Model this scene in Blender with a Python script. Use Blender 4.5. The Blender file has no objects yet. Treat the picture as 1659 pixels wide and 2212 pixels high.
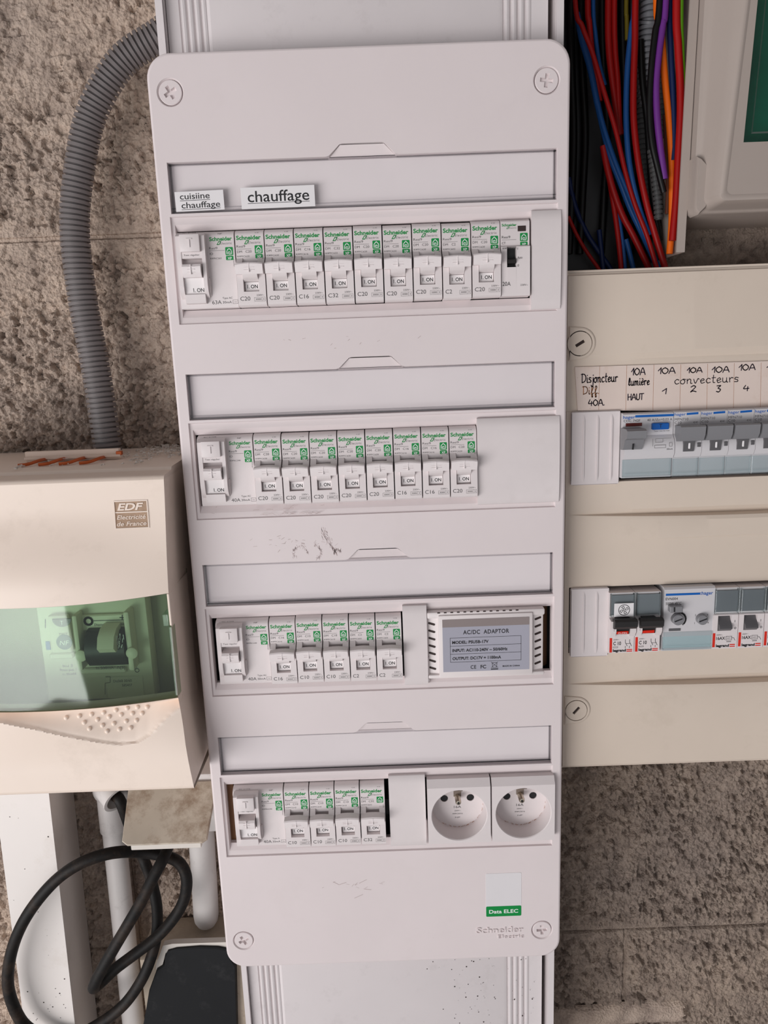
import bpy, bmesh, math, random
import numpy as np
from mathutils import Vector, Matrix
from mathutils.geometry import tessellate_polygon

random.seed(7)
PI = math.pi
C = bpy.context.scene.collection
SC = bpy.context.scene
# All sizes are millimetres in wall coordinates: u to the right, d out of the wall
# towards the viewer, z up (z = 0 is 1.542 m above the floor, u = 125 is world X = 0).
Z0 = 1542.0
def W(u, d, z): return Vector(((u - 125) / 1000, -d / 1000, (z + Z0) / 1000))

# ------------------------------------------------------------------ camera
FPX = 1641.26
CAMP = (131.05, 92 + 488.75, -8.32)
PITCH, YAW, ROLL = -0.2045, 0.0017, 0.0374
def _rot():
    cx, sx = math.cos(PITCH), math.sin(PITCH); cy, sy = math.cos(YAW), math.sin(YAW); cz, sz = math.cos(ROLL), math.sin(ROLL)
    Rx = Matrix(((1, 0, 0), (0, cx, -sx), (0, sx, cx))); Rz = Matrix(((cy, -sy, 0), (sy, cy, 0), (0, 0, 1)))
    Rr = Matrix(((cz, 0, sz), (0, 1, 0), (-sz, 0, cz)))
    return Rz @ Rx @ Rr
RC = _rot()
cam = bpy.data.cameras.new('camera'); co = bpy.data.objects.new('camera', cam); C.objects.link(co)
cam.sensor_fit = 'HORIZONTAL'; cam.sensor_width = 36; cam.lens = FPX / 1659 * 36; cam.clip_start = 0.01
cm = Matrix.Identity(4)
for i in range(3):
    cm[i][0] = RC[i][0]; cm[i][1] = RC[i][2]; cm[i][2] = -RC[i][1]
cm.translation = W(*CAMP)
co.matrix_world = cm
SC.camera = co
def at(px, py, d):
    """photograph position -> (u, z) on the plane d mm in front of the wall (used to read sizes off the photograph)"""
    v = RC @ Vector(((px - 829.5) / FPX, 1, -(py - 1106) / FPX))
    t = (CAMP[1] - d) / v.y
    return CAMP[0] + t * v.x, CAMP[2] + t * v.z

# ------------------------------------------------------------------ light
wd = bpy.data.worlds.new('world'); SC.world = wd; wd.use_nodes = True
bg = wd.node_tree.nodes['Background']; bg.inputs[0].default_value = (0.93, 0.96, 1.0, 1); bg.inputs[1].default_value = 0.55
def area(name, loc, target, sx, sy, power, col):
    l = bpy.data.lights.new(name, 'AREA'); l.shape = 'RECTANGLE'; l.size = sx; l.size_y = sy; l.energy = power; l.color = col
    o = bpy.data.objects.new(name, l); C.objects.link(o); o.location = loc
    o.rotation_euler = (Vector(target) - Vector(loc)).to_track_quat('-Z', 'Y').to_euler()
    return o
# daylight through the open garage door, behind the viewer to the left and mostly bounced off the bright ground outside
area('doorway_daylight', (-1.9, -2.2, 0.45), (0, 0, 1.35), 2.4, 1.6, 88, (1.0, 0.985, 0.985))
SC.view_settings.view_transform = 'Standard'; SC.view_settings.look = 'None'
SC.view_settings.exposure = 0.0; SC.view_settings.gamma = 1.0; SC.view_settings.use_curve_mapping = False

# ------------------------------------------------------------------ materials
def nodes(name):
    m = bpy.data.materials.new(name); m.use_nodes = True
    nt = m.node_tree; return m, nt, nt.nodes['Principled BSDF']
def lk(nt, a, b): nt.links.new(a, b)
def coord(nt, kind='Object'):
    t = nt.nodes.new('ShaderNodeTexCoord'); return t.outputs[kind]
def noise(nt, scale, detail=4, rough=.6, vec=None):
    n = nt.nodes.new('ShaderNodeTexNoise'); n.inputs['Scale'].default_value = scale; n.inputs['Detail'].default_value = detail
    n.inputs['Roughness'].default_value = rough
    if vec: lk(nt, vec, n.inputs['Vector'])
    return n.outputs['Fac']
def ramp(nt, fac, stops):
    r = nt.nodes.new('ShaderNodeValToRGB'); e = r.color_ramp.elements
    while len(e) < len(stops): e.new(.5)
    for i, (p, c) in enumerate(stops):
        e[i].position = p; e[i].color = (c if len(c) == 4 else (*c, 1))
    lk(nt, fac, r.inputs[0]); return r.outputs[0]
def mixc(nt, fac, a, b):
    m = nt.nodes.new('ShaderNodeMix'); m.data_type = 'RGBA'
    if isinstance(fac, (int, float)): m.inputs[0].default_value = fac
    else: lk(nt, fac, m.inputs[0])
    for s, v in ((m.inputs[6], a), (m.inputs[7], b)):
        if isinstance(v, tuple): s.default_value = (*v, 1) if len(v) == 3 else v
        else: lk(nt, v, s)
    return m.outputs[2]
def bump(nt, bs, h, strength, dist=.001):
    b = nt.nodes.new('ShaderNodeBump'); b.inputs['Strength'].default_value = strength; b.inputs['Distance'].default_value = dist
    lk(nt, h, b.inputs['Height']); lk(nt, b.outputs[0], bs.inputs['Normal'])
def srgb(r, g, b):
    f = lambda c: (c / 255 / 12.92) if c <= 10 else ((c / 255 + .055) / 1.055) ** 2.4
    return (f(r), f(g), f(b))
def plastic(name, col, rough=.38, var=.05, dirt=0, dirtcol=(.25, .17, .1), scale=18, grain=.04, spec=.4, metal=0, dth=(.56, .80)):
    m, nt, bs = nodes(name)
    v = coord(nt)
    n = noise(nt, scale, 5, .6, v)
    c = ramp(nt, n, [(.3, tuple(x * (1 - var) for x in col)), (.7, tuple(min(1, x * (1 + var * .6)) for x in col))])
    if dirt:
        d = noise(nt, scale * 2.3, 8, .72, v)
        f = ramp(nt, d, [(dth[0], (0, 0, 0)), (dth[1], (dirt, dirt, dirt))])
        c = mixc(nt, f, c, dirtcol)
        sp = nt.nodes.new('ShaderNodeTexVoronoi'); sp.inputs['Scale'].default_value = 260; lk(nt, v, sp.inputs['Vector'])
        s1 = ramp(nt, sp.outputs['Distance'], [(.06, (1, 1, 1)), (.12, (0, 0, 0))])
        s2 = ramp(nt, noise(nt, 30, 2, .5, v), [(.6, (0, 0, 0)), (.72, (dirt, dirt, dirt))])
        mm = nt.nodes.new('ShaderNodeMath'); mm.operation = 'MULTIPLY'; lk(nt, s1, mm.inputs[0]); lk(nt, s2, mm.inputs[1])
        c = mixc(nt, mm.outputs[0], c, tuple(x * .5 for x in dirtcol))
    lk(nt, c, bs.inputs['Base Color'])
    bs.inputs['Roughness'].default_value = rough; bs.inputs['Metallic'].default_value = metal
    bs.inputs['Specular IOR Level'].default_value = spec
    if grain: bump(nt, bs, noise(nt, 1400, 2, .5, v), grain, .0004)
    return m
def clear(name, tint, lo=.03, hi=.4, rough=.06):
    m, nt, bs = nodes(name); nt.nodes.remove(bs)
    out = nt.nodes['Material Output']
    tr = nt.nodes.new('ShaderNodeBsdfTransparent'); tr.inputs[0].default_value = (*tint, 1)
    gl = nt.nodes.new('ShaderNodeBsdfGlossy'); gl.inputs['Roughness'].default_value = rough
    lw = nt.nodes.new('ShaderNodeLayerWeight'); lw.inputs[0].default_value = .35
    mr = nt.nodes.new('ShaderNodeMapRange'); mr.inputs[3].default_value = lo; mr.inputs[4].default_value = hi
    lk(nt, lw.outputs['Fresnel'], mr.inputs[0])
    mx = nt.nodes.new('ShaderNodeMixShader'); lk(nt, mr.outputs[0], mx.inputs[0]); lk(nt, tr.outputs[0], mx.inputs[1]); lk(nt, gl.outputs[0], mx.inputs[2])
    lk(nt, mx.outputs[0], out.inputs[0]); return m
WHITE = (.735, .65, .648)
MT = {
 'cover': plastic('white_cover_plastic', WHITE, .42, .03, .10, (.45, .36, .33), 9),
 'module': plastic('module_white_plastic', (.73, .66, .655), .45, .04, .12, (.4, .33, .3), 30),
 'toggle': plastic('toggle_white_plastic', (.78, .71, .705), .38, .03, .08, (.4, .33, .3), 40),
 'flag': plastic('flag_white', (.82, .77, .765), .5, .02),
 'clear': clear('clear_label_cover', (.996, .994, .996), .004, .16, .16),
 'clear_edge': clear('clear_cover_edge', (.86, .85, .86), .02, .3, .2),
 'paper': plastic('label_strip_paper', (.80, .73, .73), .7, .03),
 'sticker': plastic('white_sticker', (.80, .765, .77), .45, .02), 'sticker2': plastic('pale_grey_sticker', (.735, .70, .71), .45, .02),
 'green': plastic('print_green', srgb(0, 136, 62), .45, .02, grain=0),
 'grey_ink': plastic('print_grey', (.075, .07, .07), .5, .02, grain=0),
 'black_ink': plastic('print_black', (.015, .014, .016), .5, .02, grain=0),
 'light_ink': plastic('print_white', (.8, .82, .8), .5, .02, grain=0),
 'trunk': plastic('trunking_white_pvc', (.71, .65, .65), .36, .03, .22, (.2, .16, .14), 14),
 'dark': plastic('shade_black', (.012, .011, .012), .5, .1),  # near-black that paints the shade in gaps, holes and cavity backs
 'brown': plastic('brown_wood_gap', (.16, .075, .035), .8, .2),
 'metal': plastic('brass_metal', (.62, .55, .45), .3, .1, metal=1),
 'adaptor': plastic('adaptor_white_abs', (.76, .69, .68), .4, .02),
 'silver': plastic('silver_label', srgb(166, 164, 176), .35, .02, spec=.5),
 'taupe': plastic('taupe_label_band', srgb(140, 128, 126), .4, .02),
 'slot': plastic('slot_dark', (.035, .02, .018), .7, .1),
}
CREAM = srgb(216, 200, 185)
MT.update({
 'cream': plastic('aged_cream_plastic', CREAM, .40, .04, .22, (.33, .24, .16), 9),
 'edf': plastic('beige_housing_plastic', srgb(238, 220, 206), .45, .03, .18, (.25, .17, .1), 10),
 'edf_in': plastic('housing_interior', srgb(160, 152, 130), .5, .06),
 'brk': plastic('old_breaker_cream', srgb(226, 220, 200), .45, .03, .15),
 'emblem': plastic('emblem_dirty_recess', srgb(172, 142, 118), .6, .2, .6, (.2, .11, .05), 60),
 'greenwin': clear('green_tinted_window', (.80, .90, .82), .018, .5, .05),
 'greenwin_dark': clear('dark_green_window', (.36, .76, .68), .05, .5, .08),
 'greenback': plastic('green_backing', srgb(100, 160, 146), .4, .3),
 'nf': plastic('badge_grey_blue', srgb(84, 110, 118), .5, .05),
 'bluepaint': plastic('print_blue', srgb(0, 92, 176), .4, .02, grain=0),
 'bluebtn': plastic('blue_button', srgb(10, 88, 170), .35, .03),
 'hager': plastic('light_grey_module', srgb(206, 202, 204), .42, .03, .1),
 'grey': plastic('mid_grey_toggle', srgb(128, 127, 130), .4, .03),
 'dgrey': plastic('dark_grey_toggle', srgb(92, 90, 92), .4, .04),
 'cyan': clear('pale_cyan_label_cover', (.93, .965, .97), .02, .4),
 'holder': plastic('holder_backing', srgb(196, 206, 208), .5, .03),
 'blackt': plastic('black_toggle', (.02, .018, .018), .45, .1),
 'red': plastic('print_red', srgb(214, 42, 24), .4, .03, grain=0),
 'redind': plastic('dark_red_indicator', srgb(96, 24, 16), .4, .05),
 'brownink': plastic('faded_brown_ink', srgb(168, 112, 74), .6, .05, grain=0),
 'violetink': plastic('handwriting_ink', srgb(34, 20, 40), .6, .05, grain=0),
 'stained': plastic('stained_paper', srgb(222, 204, 194), .55, .04, .5, srgb(190, 150, 118), 11),
 'conduit': plastic('grey_corrugated_pvc', srgb(112, 105, 104), .42, .04, .15, (.2, .17, .15), 30),
 'metergrey': plastic('shaded_box_grey', srgb(168, 155, 147), .35, .02, .05),  # box grey darkened to carry the weaker light at the upper right
 'greybox': plastic('light_grey_box', srgb(214, 206, 198), .35, .02, .05),
 'pvc': plastic('white_pvc_pipe', srgb(216, 210, 207), .35, .04, .35, (.12, .09, .07), 22),
 'duct': plastic('white_duct', srgb(232, 224, 219), .4, .03, .3, (.4, .3, .2), 7),
 'flap': plastic('dirty_flap_plastic', srgb(200, 188, 172), .5, .2, .85, srgb(128, 98, 72), 12, dth=(.46, .66)),
 'rubber': plastic('black_rubber_cable', srgb(21, 18, 17), .6, .25, .5, srgb(74, 58, 47), 24, dth=(.48, .7), spec=.25),
 'blackbox': plastic('black_box_plastic', srgb(18, 19, 22), .6, .2, .25, srgb(80, 78, 78), 24, spec=.25),
 'dusty': plastic('dusty_beige', srgb(180, 165, 148), .8, .2, .6, srgb(120, 95, 74), 40),
 'copper': plastic('orange_copper', srgb(190, 92, 44), .4, .15, metal=.4),
 'combp': plastic('comb_beige', srgb(232, 210, 194), .5, .05),
 'shav': plastic('white_shavings', srgb(205, 196, 188), .6, .15),
})
def wirecol(name, r, g, b): return plastic('wire_' + name, srgb(r, g, b), .42, .06, grain=0, spec=.25)
WC = {'red': wirecol('red', 150, 14, 12), 'blue': wirecol('blue', 24, 72, 130), 'navy': wirecol('navy', 14, 30, 70), 'purple': wirecol('purple', 100, 42, 124),
      'orange': wirecol('orange', 226, 100, 14), 'green': wirecol('green', 80, 130, 14), 'black': wirecol('black', 9, 8, 8), 'yellow': wirecol('yellow', 110, 96, 26),
      'brown': wirecol('brown', 84, 44, 30), 'grey': wirecol('grey', 112, 112, 116), 'dkgrey': wirecol('dkgrey', 70, 70, 70)}
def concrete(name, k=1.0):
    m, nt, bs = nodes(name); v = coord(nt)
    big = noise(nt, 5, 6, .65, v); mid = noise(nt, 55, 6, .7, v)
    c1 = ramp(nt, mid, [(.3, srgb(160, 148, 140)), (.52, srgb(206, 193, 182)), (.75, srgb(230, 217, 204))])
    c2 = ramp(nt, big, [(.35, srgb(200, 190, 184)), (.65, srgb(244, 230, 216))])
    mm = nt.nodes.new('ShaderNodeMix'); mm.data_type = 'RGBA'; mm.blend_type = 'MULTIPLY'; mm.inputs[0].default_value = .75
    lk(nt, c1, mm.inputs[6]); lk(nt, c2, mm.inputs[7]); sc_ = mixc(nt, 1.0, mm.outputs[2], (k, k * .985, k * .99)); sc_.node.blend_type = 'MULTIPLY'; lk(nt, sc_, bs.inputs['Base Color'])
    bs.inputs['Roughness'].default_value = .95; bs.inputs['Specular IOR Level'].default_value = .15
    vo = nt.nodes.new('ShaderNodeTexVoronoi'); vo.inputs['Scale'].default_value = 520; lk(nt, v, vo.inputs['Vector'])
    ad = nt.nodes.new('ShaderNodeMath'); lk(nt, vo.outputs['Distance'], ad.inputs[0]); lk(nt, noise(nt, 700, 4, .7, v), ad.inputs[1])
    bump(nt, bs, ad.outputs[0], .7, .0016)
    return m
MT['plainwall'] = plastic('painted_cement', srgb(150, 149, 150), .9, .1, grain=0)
MT['concrete2'] = concrete('darker_concrete', .66)  # same concrete toned darker, for the right-hand blocks and joints
MT['concrete'] = concrete('rough_concrete'); MT['mortar'] = concrete('grey_mortar')

# ------------------------------------------------------------------ mesh helpers
BASE = {}
class M:
    def __init__(s): s.v = []; s.f = []
    def add(s, vs, fs):
        o = len(s.v); s.v += [tuple(x) for x in vs]; s.f += [tuple(i + o for i in f) for f in fs]; return s
    def box(s, u0, u1, d0, d1, z0, z1, b=0, seg=1, rot=0):
        bm = bmesh.new()
        P = [bm.verts.new((u, d, z)) for u in (u0, u1) for d in (d0, d1) for z in (z0, z1)]
        for q in ((0, 1, 3, 2), (4, 6, 7, 5), (0, 4, 5, 1), (2, 3, 7, 6), (0, 2, 6, 4), (1, 5, 7, 3)): bm.faces.new([P[i] for i in q])
        if b: bmesh.ops.bevel(bm, geom=list(bm.edges), offset=b, segments=seg, profile=.5, affect='EDGES')
        if rot:
            cu, cz = (u0 + u1) / 2, (z0 + z1) / 2; c, n = math.cos(rot), math.sin(rot)
            for w in bm.verts:
                x, y = w.co.x - cu, w.co.z - cz; w.co.x = cu + c * x - n * y; w.co.z = cz + n * x + c * y
        bm.verts.index_update()
        s.add([w.co[:] for w in bm.verts], [[w.index for w in f.verts] for f in bm.faces]); bm.free(); return s
    def prof(s, pts, u0, u1):
        """(d, z) outline extruded along u"""
        n = len(pts); vs = [(u0, d, z) for d, z in pts] + [(u1, d, z) for d, z in pts]
        fs = [(i, (i + 1) % n, n + (i + 1) % n, n + i) for i in range(n)]
        fs += [tuple(range(n))[::-1], tuple(range(n, 2 * n))]
        return s.add(vs, fs)
    def profu(s, pts, z0, z1):
        """(u, d) outline extruded along z"""
        n = len(pts); vs = [(u, d, z0) for u, d in pts] + [(u, d, z1) for u, d in pts]
        fs = [(i, (i + 1) % n, n + (i + 1) % n, n + i) for i in range(n)]
        fs += [tuple(range(n))[::-1], tuple(range(n, 2 * n))]
        return s.add(vs, fs)
    def loft(s, loops, cap0=True, cap1=True):
        n = len(loops[0]); vs = [p for l in loops for p in l]; fs = []
        for k in range(len(loops) - 1):
            for i in range(n):
                j = (i + 1) % n; fs.append((k * n + i, k * n + j, (k + 1) * n + j, (k + 1) * n + i))
        if cap0: fs.append(tuple(range(n))[::-1])
        if cap1: fs.append(tuple(range((len(loops) - 1) * n, len(loops) * n)))
        return s.add(vs, fs)
    def plate(s, outer, holes, d):
        """flat plate at depth d with holes, outlines of (u, z)"""
        polys = [[Vector((u, z, 0)) for u, z in o] for o in [outer] + holes]
        flat = [p for o in polys for p in o]
        return s.add([(p.x, d, p.y) for p in flat], tessellate_polygon(polys))
    def ring(s, a, da, b, db):
        """walls between two outlines with the same number of points"""
        return s.loft([[(u, da, z) for u, z in a], [(u, db, z) for u, z in b]], False, False)
    def lathe(s, cu, cz, prof, n=32):
        """(radius, d) profile about the d axis"""
        loops = [[(cu + r * math.cos(2 * PI * i / n), d, cz + r * math.sin(2 * PI * i / n)) for i in range(n)] for r, d in prof]
        return s.loft(loops, prof[0][0] > 1e-6, prof[-1][0] > 1e-6)
    def tube(s, pts, r, n=10, caps=True):
        P = [Vector(p) for p in pts]; loops = []
        T = [(P[min(i + 1, len(P) - 1)] - P[max(i - 1, 0)]).normalized() for i in range(len(P))]
        N = T[0].orthogonal().normalized()
        for i, p in enumerate(P):
            N = (N - T[i] * N.dot(T[i])).normalized(); B = T[i].cross(N)
            rr = r[i] if isinstance(r, (list, tuple)) else r
            loops.append([tuple(p + (N * math.cos(2 * PI * k / n) + B * math.sin(2 * PI * k / n)) * rr) for k in range(n)])
        return s.loft(loops, caps, caps)
    def grid(s, us, ts, fn):
        n = len(us); vs = [fn(u, t) for t in ts for u in us]
        return s.add(vs, [(k * n + i, k * n + i + 1, (k + 1) * n + i + 1, (k + 1) * n + i) for k in range(len(ts) - 1) for i in range(n - 1)])
    def ribbon(s, pts, w, d):
        for (a, b) in zip(pts[:-1], pts[1:]):
            x, y = b[0] - a[0], b[1] - a[1]; L = math.hypot(x, y) or 1e-6; nx, ny = -y / L * w / 2, x / L * w / 2; ex, ey = x / L * w * .35, y / L * w * .35
            s.add([(a[0] + nx - ex, d, a[1] + ny - ey), (a[0] - nx - ex, d, a[1] - ny - ey), (b[0] - nx + ex, d, b[1] - ny + ey), (b[0] + nx + ex, d, b[1] + ny + ey)], [(0, 1, 2, 3)])
        return s
    def text(s, t, u, z, h, d, w=None, align='L', bold=0, shear=0, spacing=1, sz=1, rot=0):
        vs, fs = glyphs(t, bold, shear, spacing)
        if not vs: return s
        x0 = min(v[0] for v in vs); x1 = max(v[0] for v in vs); k = h / .727; kx = k if w is None else w / (x1 - x0)
        off = {'L': -x0, 'C': -(x0 + x1) / 2, 'R': -x1}[align]; c, n = math.cos(rot), math.sin(rot)
        q = [((a + off) * kx, b * k) for a, b in vs]
        return s.add([(u + c * a - n * b, d, z + n * a + c * b) for a, b in q], fs)
_G = {}
def glyphs(t, bold, shear, spacing):
    key = (t, bold, shear, spacing)
    if key not in _G:
        cu = bpy.data.curves.new('txt', 'FONT'); cu.body = t; cu.size = 1; cu.resolution_u = 3; cu.offset = bold; cu.shear = shear; cu.space_character = spacing
        o = bpy.data.objects.new('txt', cu); C.objects.link(o)
        dg = bpy.context.evaluated_depsgraph_get(); dg.update()
        me = bpy.data.meshes.new_from_object(o.evaluated_get(dg))
        _G[key] = ([(v.co.x, v.co.y) for v in me.vertices], [tuple(p.vertices) for p in me.polygons])
        bpy.data.objects.remove(o); bpy.data.curves.remove(cu); bpy.data.meshes.remove(me)
    return _G[key]
def rrect(u0, u1, z0, z1, r, n=6):
    o = []
    for cu, cz, a in ((u1 - r, z1 - r, 0), (u0 + r, z1 - r, 90), (u0 + r, z0 + r, 180), (u1 - r, z0 + r, 270)):
        for k in range(n + 1):
            t = math.radians(a + 90 * k / n); o.append((cu + r * math.cos(t), cz + r * math.sin(t)))
    return o
def rect(u0, u1, z0, z1): return [(u1, z1), (u0, z1), (u0, z0), (u1, z0)]
def circ(cu, cz, r, n=32): return [(cu + r * math.cos(2 * PI * k / n), cz + r * math.sin(2 * PI * k / n)) for k in range(n)]
def spline(pts, n=8):
    P = [Vector(p) for p in pts]; P = [2 * P[0] - P[1]] + P + [2 * P[-1] - P[-2]]; out = []
    for i in range(1, len(P) - 2):
        for k in range(n):
            t = k / n; a, b, c, e = P[i - 1:i + 3]
            out.append(tuple(.5 * ((2 * b) + (c - a) * t + (2 * a - 5 * b + 4 * c - e) * t * t + (3 * b - a - 3 * c + e) * t ** 3)))
    return out + [tuple(P[-2])]
def interp(x, xs, ys): return float(np.interp(x, xs, ys))
def root_of(o):
    while o.parent is not None: o = o.parent
    return o
def obj(name, m, mat, parent=None, base=None, smooth=35, label=None, **kw):
    """link a builder as ONE mesh object; coordinates are absolute mm, made local to the thing it belongs to"""
    bu, bd, bz = BASE[root_of(parent).name] if parent else (base or (0, 0, 0))
    me = bpy.data.meshes.new(name)
    me.from_pydata([((u - bu) / 1000, -(d - bd) / 1000, (z - bz) / 1000) for u, d, z in m.v], [], m.f)
    bm = bmesh.new(); bm.from_mesh(me); bmesh.ops.recalc_face_normals(bm, faces=bm.faces); bm.to_mesh(me); bm.free()
    if smooth:
        me.shade_smooth(); me.set_sharp_from_angle(angle=math.radians(smooth))
    me.materials.append(MT[mat] if isinstance(mat, str) else mat)
    o = bpy.data.objects.new(name, me); C.objects.link(o)
    if parent: o.parent = parent
    else: o.location = W(bu, bd, bz); BASE[o.name] = (bu, bd, bz)
    if label: o['label'] = label
    for k, v in kw.items(): o[k] = v
    return o
def thing(name, label, cat, base, group=None):
    o = bpy.data.objects.new(name, None); C.objects.link(o); o.empty_display_size = .01
    o.location = W(*base); BASE[o.name] = base; o['label'] = label; o['category'] = cat
    if group: o['group'] = group
    return o
def dup(root, base, label, group=None):
    r = root.copy(); C.objects.link(r); r.location = W(*base); r['label'] = label; BASE[r.name] = base
    if group: r['group'] = group
    for ch in list(root.children):
        c = ch.copy(); C.objects.link(c); c.parent = r
        for g in list(ch.children):
            e = g.copy(); C.objects.link(e); e.parent = c
    return r

# ------------------------------------------------------------------ the wall: concrete blocks
rng = np.random.default_rng(3)
TAB = rng.random((256, 256, 3)); VN = rng.random((256, 256))
def vor(x, y, s, seed):
    gx, gy = x / s, y / s; ix, iy = np.floor(gx).astype(int), np.floor(gy).astype(int)
    f1 = np.full(x.shape, 9.); f2 = np.full(x.shape, 9.); cid = np.zeros(x.shape)
    for i in (-1, 0, 1):
        for j in (-1, 0, 1):
            t = TAB[(ix + i + seed) % 256, (iy + j + seed * 7) % 256]
            dd = np.hypot(ix + i + t[..., 0] - gx, iy + j + t[..., 1] - gy)
            n = dd < f1; f2 = np.where(n, f1, np.minimum(f2, dd)); cid = np.where(n, t[..., 2], cid); f1 = np.where(n, dd, f1)
    return f1, f2, cid
def vnoise(x, y, s):
    gx, gy = x / s, y / s; ix, iy = np.floor(gx).astype(int), np.floor(gy).astype(int); fx, fy = gx - ix, gy - iy
    fx, fy = fx * fx * (3 - 2 * fx), fy * fy * (3 - 2 * fy); g = lambda a, b: VN[a % 256, b % 256]
    return (g(ix, iy) * (1 - fx) + g(ix + 1, iy) * fx) * (1 - fy) + (g(ix, iy + 1) * (1 - fx) + g(ix + 1, iy + 1) * fx) * fy
def relief(x, y):
    wx = x + (vnoise(x, y, 3.1) - .5) * 3.4; wy = y + (vnoise(x + 90, y + 40, 2.7) - .5) * 3.4
    a1, a2, ac = vor(wx, wy, 4.6, 3); b1, b2, bc = vor(wx, wy, 2.4, 19)
    peb = np.clip((a2 - a1) * 3.0, 0, 1) ** .55 * (.45 + .8 * ac) - 1.0 * (ac < .2)
    fine = np.clip((b2 - b1) * 2.6, 0, 1) ** .6 * (.3 + bc)
    rough = .4 + .6 * np.clip((vnoise(x + 31, y - 57, 70) * .6 + vnoise(x, y, 27) * .4 - .22) * 2.6, 0, 1)
    h = rough * (3.5 * peb + 1.5 * fine - 2.2) + (vnoise(x, y, 40) - .5) * 1.6
    pit = vnoise(x + 200, y, 13) * .6 + vnoise(x, y + 300, 6) * .4
    return h - 4.0 * np.clip((pit - .70) * 7, 0, 1) * rough
for nm, bx, mt in (('ceiling', (-2400, 2400, -60, 2600, 640, 700), 'plainwall'), ('floor', (-2400, 2400, -60, 2600, -1602, -1542), 'plainwall'), ('wall_right', (1500, 1560, 0, 2600, -1542, 640), 'plainwall')):
    m = M(); m.box(*bx); obj(nm, m, mt, base=((bx[0] + bx[1]) / 2, (bx[2] + bx[3]) / 2, bx[4]), kind='structure')
MB = M(); MB.box(-1600, 1500, -60, -9, -1542, 640)
wall = obj('wall_back', MB, 'mortar', base=(125, 0, -200), kind='structure')
def block(u0, u1, z0, z1, step=.85):
    us = np.arange(u0, u1 + .01, step); zs = np.arange(z0, z1 + .01, step)
    X, Zz = np.meshgrid(us, zs); e = np.minimum(np.minimum(X - us[0], us[-1] - X), np.minimum(Zz - zs[0], zs[-1] - Zz))
    k5 = np.clip(e / 10, 0, 1); H = relief(X, Zz) * (.35 + .65 * k5) - 1.3 * (1 - k5) ** 2 - .6
    H = np.where(e < .01, -9.5, H)
    n, k = len(us), len(zs); bu, bd, bz = BASE[wall.name]
    co_ = np.stack([(X - bu) / 1000, -(H - bd) / 1000, (Zz - bz) / 1000], -1).reshape(-1, 3)
    i = np.arange((k - 1) * n).reshape(k - 1, n)[:, :-1].ravel()
    q = np.stack([i, i + 1, i + n + 1, i + n], 1)
    me = bpy.data.meshes.new('concrete_block'); me.vertices.add(len(co_)); me.vertices.foreach_set('co', co_.ravel())
    me.loops.add(q.size); me.loops.foreach_set('vertex_index', q.ravel()); me.polygons.add(len(q))
    me.polygons.foreach_set('loop_start', np.arange(0, q.size, 4)); me.update(calc_edges=True); me.validate()
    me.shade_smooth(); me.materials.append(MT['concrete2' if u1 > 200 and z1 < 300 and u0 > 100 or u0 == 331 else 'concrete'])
    o = bpy.data.objects.new('concrete_block', me); C.objects.link(o); o.parent = wall
for u0, u1, z0, z1 in ((-340, 20, 84, 290), (22, 345, 84, 290), (347, 640, 84, 290), (-340, 60, -114, 82), (240, 640, -114, 82),
                       (210, 640, -313, -116), (-340, -100, -513, -315), (-98, 30, -513, -315), (200, 247, -513, -315), (248, 640, -513, -315),
                       (-340, -20, -712, -515), (-18, 30, -712, -515), (200, 330, -712, -515), (331, 640, -712, -515)):
    hid = (u0 >= 22 and u1 <= 345 and z0 == 84) or (u0 == 240)
    block(u0, u1, z0, z1, 2.2 if hid else .85)
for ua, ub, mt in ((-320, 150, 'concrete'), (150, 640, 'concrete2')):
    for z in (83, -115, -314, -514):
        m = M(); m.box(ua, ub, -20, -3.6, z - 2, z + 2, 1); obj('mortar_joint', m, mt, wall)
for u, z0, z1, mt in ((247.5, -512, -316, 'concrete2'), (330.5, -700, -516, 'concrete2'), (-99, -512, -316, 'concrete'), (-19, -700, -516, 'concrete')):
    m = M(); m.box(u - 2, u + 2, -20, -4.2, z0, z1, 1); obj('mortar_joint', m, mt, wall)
# smeared mortar ridge low on the right
m = M()
def ridge(u, t):
    z = -591 - 24 * t; k = math.sin(PI * min(1, max(0, t))) ** .6
    end = min(1, max(0, (388 + 2 * math.sin(z) - u) / 5))
    return (u, -2 + end * (7 * k * (.8 + .25 * math.sin(u * .07) + .1 * math.sin(u * .31 + t * 4))), z + 2.5 * math.sin(u * .02))
m.grid([200 + 2 * i for i in range(96)], [i / 14 for i in range(15)], ridge)
obj('mortar_ridge', m, 'mortar', wall)

# ------------------------------------------------------------------ white vertical trunking behind the main panel
TR = thing('cable_trunking', 'white trunking with ribbed lid running up the wall behind the white breaker panel', 'trunking', (125, 0, -760))
m = M(); m.profu([(5, 0), (249, 0), (249, 70), (245, 70), (245, 3), (9, 3), (9, 70), (5, 70)], -760, 330)
obj('channel', m, 'trunk', TR)
def lid(z0, z1, label):
    def ribs(a, b, n):
        w = (b - a) / n; o = []
        for i in range(n):
            x = a + i * w
            o += [(x, 66), (x + .12 * w, 65.0), (x + .22 * w, 65.0), (x + .36 * w, 66.4), (x + .62 * w, 66.7), (x + .88 * w, 66.4), (x + w, 66)]
        return o
    pts = [(9.4, 60), (9.4, 66)] + ribs(17, 34, 4) + [(36, 66.9), (211, 66.9)] + ribs(213.6, 231.2, 4) + [(241.5, 66), (241.5, 60)]
    obj('ribbed_lid', M().profu(pts, z0, z1), 'trunk', TR, smooth=20, label=label)
lid(170, 330, 'upper length of ribbed lid, in shade'); lid(-760, -455, 'lower length of ribbed lid, flecked with dark specks')
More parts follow.
